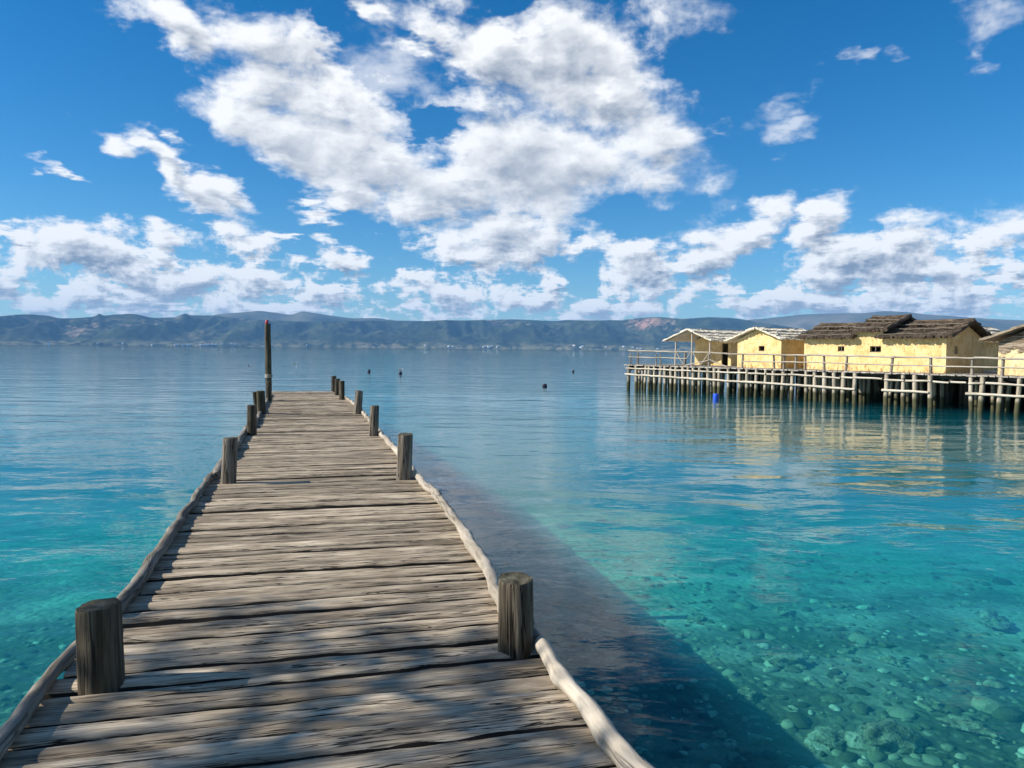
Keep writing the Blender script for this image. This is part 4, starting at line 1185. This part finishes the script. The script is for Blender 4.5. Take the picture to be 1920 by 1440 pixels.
grp.interface.new_socket('Wisp', in_out='OUTPUT', socket_type='NodeSocketFloat')
g = NT(grp); gi = g.N.new('NodeGroupInput'); go = g.N.new('NodeGroupOutput')
dv = g.vmath('NORMALIZE', gi.outputs[0])
sx = g.N.new('ShaderNodeSeparateXYZ'); g.put(sx.inputs[0], dv)
az = g.math('ARCTAN2', sx.outputs[0], sx.outputs[1]); el = g.math('ARCSINE', sx.outputs[2])
cb = g.N.new('ShaderNodeCombineXYZ'); g.put(cb.inputs[0], az); g.put(cb.inputs[1], el)
zc = g.math('ADD', g.math('MAXIMUM', sx.outputs[2], 0.0), .16)
pp = g.vmath('SCALE', dv, scale=g.math('DIVIDE', 1.0, zc))
wv = g.vmath('SUBTRACT', g.noise(pp, 5.0, 4, .6, 'Color'), (.5, .5, .5))
P2 = g.vmath('ADD', cb.outputs[0], g.vmath('SCALE', g.vmath('MULTIPLY', wv, (1, 1, 0)), scale=g.math('MULTIPLY', zc, .24)))
px2 = g.N.new('ShaderNodeSeparateXYZ'); g.put(px2.inputs[0], P2)
turned = {}
def turn(rot):
    # the field turned by a whole step of 10 degrees: (x, y) -> along and across the cloud
    k = round(rot / 10) * 10
    if k not in turned:
        c_, s_ = math.cos(math.radians(-k)), math.sin(math.radians(-k))
        if k == 0: turned[k] = (px2.outputs[0], px2.outputs[1], 1, 0)
        else:
            xx = g.math('MULTIPLY_ADD', px2.outputs[1], s_, g.math('MULTIPLY', px2.outputs[0], c_))
            yy = g.math('MULTIPLY_ADD', px2.outputs[1], c_, g.math('MULTIPLY', px2.outputs[0], -s_))
            turned[k] = (xx, yy, c_, s_)
    return turned[k]
def field(lst, rise, acc0=0.0):
    acc = None
    for (x, y, rx, ry, rot, w) in lst:
        a, e_ = azel(x, y); dist = math.hypot(1, (x - CX) / F)
        xx, yy, c_, s_ = turn(rot)
        ix, iy = F * dist / (rx * 1.05), F * dist / (ry * 1.05)
        # the running value rides along in z (multiplied by nothing) so that the blobs are evaluated one after the other
        cz = g.N.new('ShaderNodeCombineXYZ'); g.put(cz.inputs[0], xx); g.put(cz.inputs[1], yy)
        g.put(cz.inputs[2], acc if acc is not None else acc0)
        m = g.vmath('MULTIPLY_ADD', cz.outputs[0], (ix, iy, 0), (-(a * c_ + e_ * s_) * ix, -(-a * s_ + e_ * c_) * iy, 0))
        v = g.math('MULTIPLY_ADD', g.vmath('LENGTH', m), -w * rise, w * rise)
        acc = v if acc is None else g.math('SMOOTH_MAX', acc, v, .18)
    return acc
mk = g.math('ADD', field(BL, 1.3), .08)
mk = g.math('MINIMUM', g.math('MAXIMUM', mk, -1.0), 1.05)
# elsewhere in the sky (behind the camera) loose cloud fields
behind = g.mapr(sx.outputs[1], .35, .6, 0, 1)
gen = g.math('MULTIPLY_ADD', g.noise(pp, 1.1, 2, .5), 4.0, -2.25)
hm = field(HOLES, .8, mk)
mk = g.math('SUBTRACT', mk, g.math('MULTIPLY', g.math('MAXIMUM', g.math('ADD', hm, .15), 0.0), .85))
mk = g.math('ADD', g.math('MULTIPLY', mk, behind), g.math('MULTIPLY', g.math('MINIMUM', gen, .6), g.math('SUBTRACT', 1.0, behind)))
lowk = g.mapr(sx.outputs[2], .06, .24, 1, 0, True)
iso = g.mapping(dv, scale=(1, 1, 1.35))
wv2 = g.vmath('SUBTRACT', g.noise(iso, 9.0, 2, .5, 'Color'), (.5, .5, .5))
wp2 = g.vmath('ADD', iso, g.vmath('SCALE', wv2, scale=.035))
nh = g.noise(wp2, 9.0, 8, .61)
nl = g.noise(wp2, 25.0, 7, .64)
n1 = g.math('ADD', nh, g.math('MULTIPLY', g.math('SUBTRACT', nl, nh), lowk))
n2 = g.noise(iso, 4.0, 2, .5)
bl = g.voro(g.vmath('ADD', wp2, g.vmath('SCALE', (1, .7, 1), scale=g.math('MULTIPLY', n1, .07))), 17.0)
nn_ = g.math('ADD', g.math('MULTIPLY', g.math('SUBTRACT', n1, .5), g.math('MULTIPLY_ADD', lowk, 1.2, 3.8)), g.math('MULTIPLY_ADD', n2, .8, -.4))
nn_ = g.math('ADD', nn_, g.math('MULTIPLY_ADD', bl, -.40, .26))
D = g.math('ADD', g.math('MULTIPLY_ADD', lowk, .10, mk), nn_)
g.put(go.inputs[0], D)
g.put(go.inputs[1], g.math('MULTIPLY_ADD', g.noise(iso, 7.0, 3, .5), 2.4, g.math('SUBTRACT', g.math('MULTIPLY', mk, .7), .9)))
g.put(go.inputs[2], g.math('ADD', g.math('MULTIPLY', field(WISPS, 1.2, D), behind), g.math('MULTIPLY_ADD', nn_, 1.1, -.15)))
def grpnode(vec):
    n = t.N.new('ShaderNodeGroup'); n.node_tree = grp; t.put(n.inputs[0], vec); return n.outputs
dirv = t.N.new('ShaderNodeTexCoord').outputs['Generated']
sz = t.N.new('ShaderNodeSeparateXYZ'); t.put(sz.inputs[0], dirv)
D0, D0m, DW = grpnode(dirv)
# the same field a step towards the sun: how much cloud the light has to cross
stp = t.math('MULTIPLY_ADD', t.math('MAXIMUM', sz.outputs[2], 0.0), .055, .009)
D1, D1m, _ = grpnode(t.vmath('ADD', dirv, t.vmath('SCALE', (-.62, -.05, .78), scale=stp)))
lo = t.mapr(sz.outputs[2], .05, .22, 1, 0, True)
alpha = t.mapr(D0, .0, t.math('MULTIPLY_ADD', lo, -.22, .85), 0, 1, True)
alpha = t.math('MAXIMUM', alpha, t.mapr(DW, .0, 1.2, 0, .60, True))
occ = t.mapr(D1, .15, t.math('MULTIPLY_ADD', lo, -.5, 2.0), 0, 1, True)
rel = t.math('SUBTRACT', D1, D0)
sh = t.math('ADD', t.math('MULTIPLY_ADD', occ, .50, t.mapr(D1m, .30, 1.60, 0, .42, True)), t.math('MULTIPLY', rel, t.math('MULTIPLY_ADD', lo, .22, .30)), clamp=True)
white = (7.6, 7.65, 7.7); grey = (1.75, 2.2, 2.95)
cc = t.mix(sh, white, grey)
cc = t.mix(t.mapr(sz.outputs[2], .015, .10, .30, 0), cc, (6.6, 7.1, 7.7))
final = t.mix(t.math('MULTIPLY', alpha, .97), hs.outputs[0], cc)
t.put(bg.inputs['Color'], final)

# ------------------------------------------------------------------ sun
sl = bpy.data.lights.new('sun', 'SUN'); sl.energy = 5.0; sl.angle = math.radians(.53); sl.color = (1, .955, .88)
so = bpy.data.objects.new('sun', sl); COL.objects.link(so)
so.rotation_euler = LD.to_track_quat('-Z', 'Y').to_euler()
so.location = (-30, -5, 30)

# ------------------------------------------------------------------ render settings
SC.view_settings.view_transform = 'Standard'; SC.view_settings.look = 'None'
SC.view_settings.exposure = 0.5; SC.view_settings.gamma = 1.0; SC.view_settings.use_curve_mapping = False
SC.render.engine = 'CYCLES'
cy = SC.cycles
cy.max_bounces = 8; cy.diffuse_bounces = 2; cy.glossy_bounces = 3; cy.transmission_bounces = 4; cy.transparent_max_bounces = 12; cy.volume_bounces = 0
cy.use_denoising = True
try: cy.denoiser = 'OPENIMAGEDENOISE'
except Exception: pass
cy.sample_clamp_indirect = 6.0
W_.cycles.sampling_method = 'MANUAL'; W_.cycles.sample_map_resolution = 512
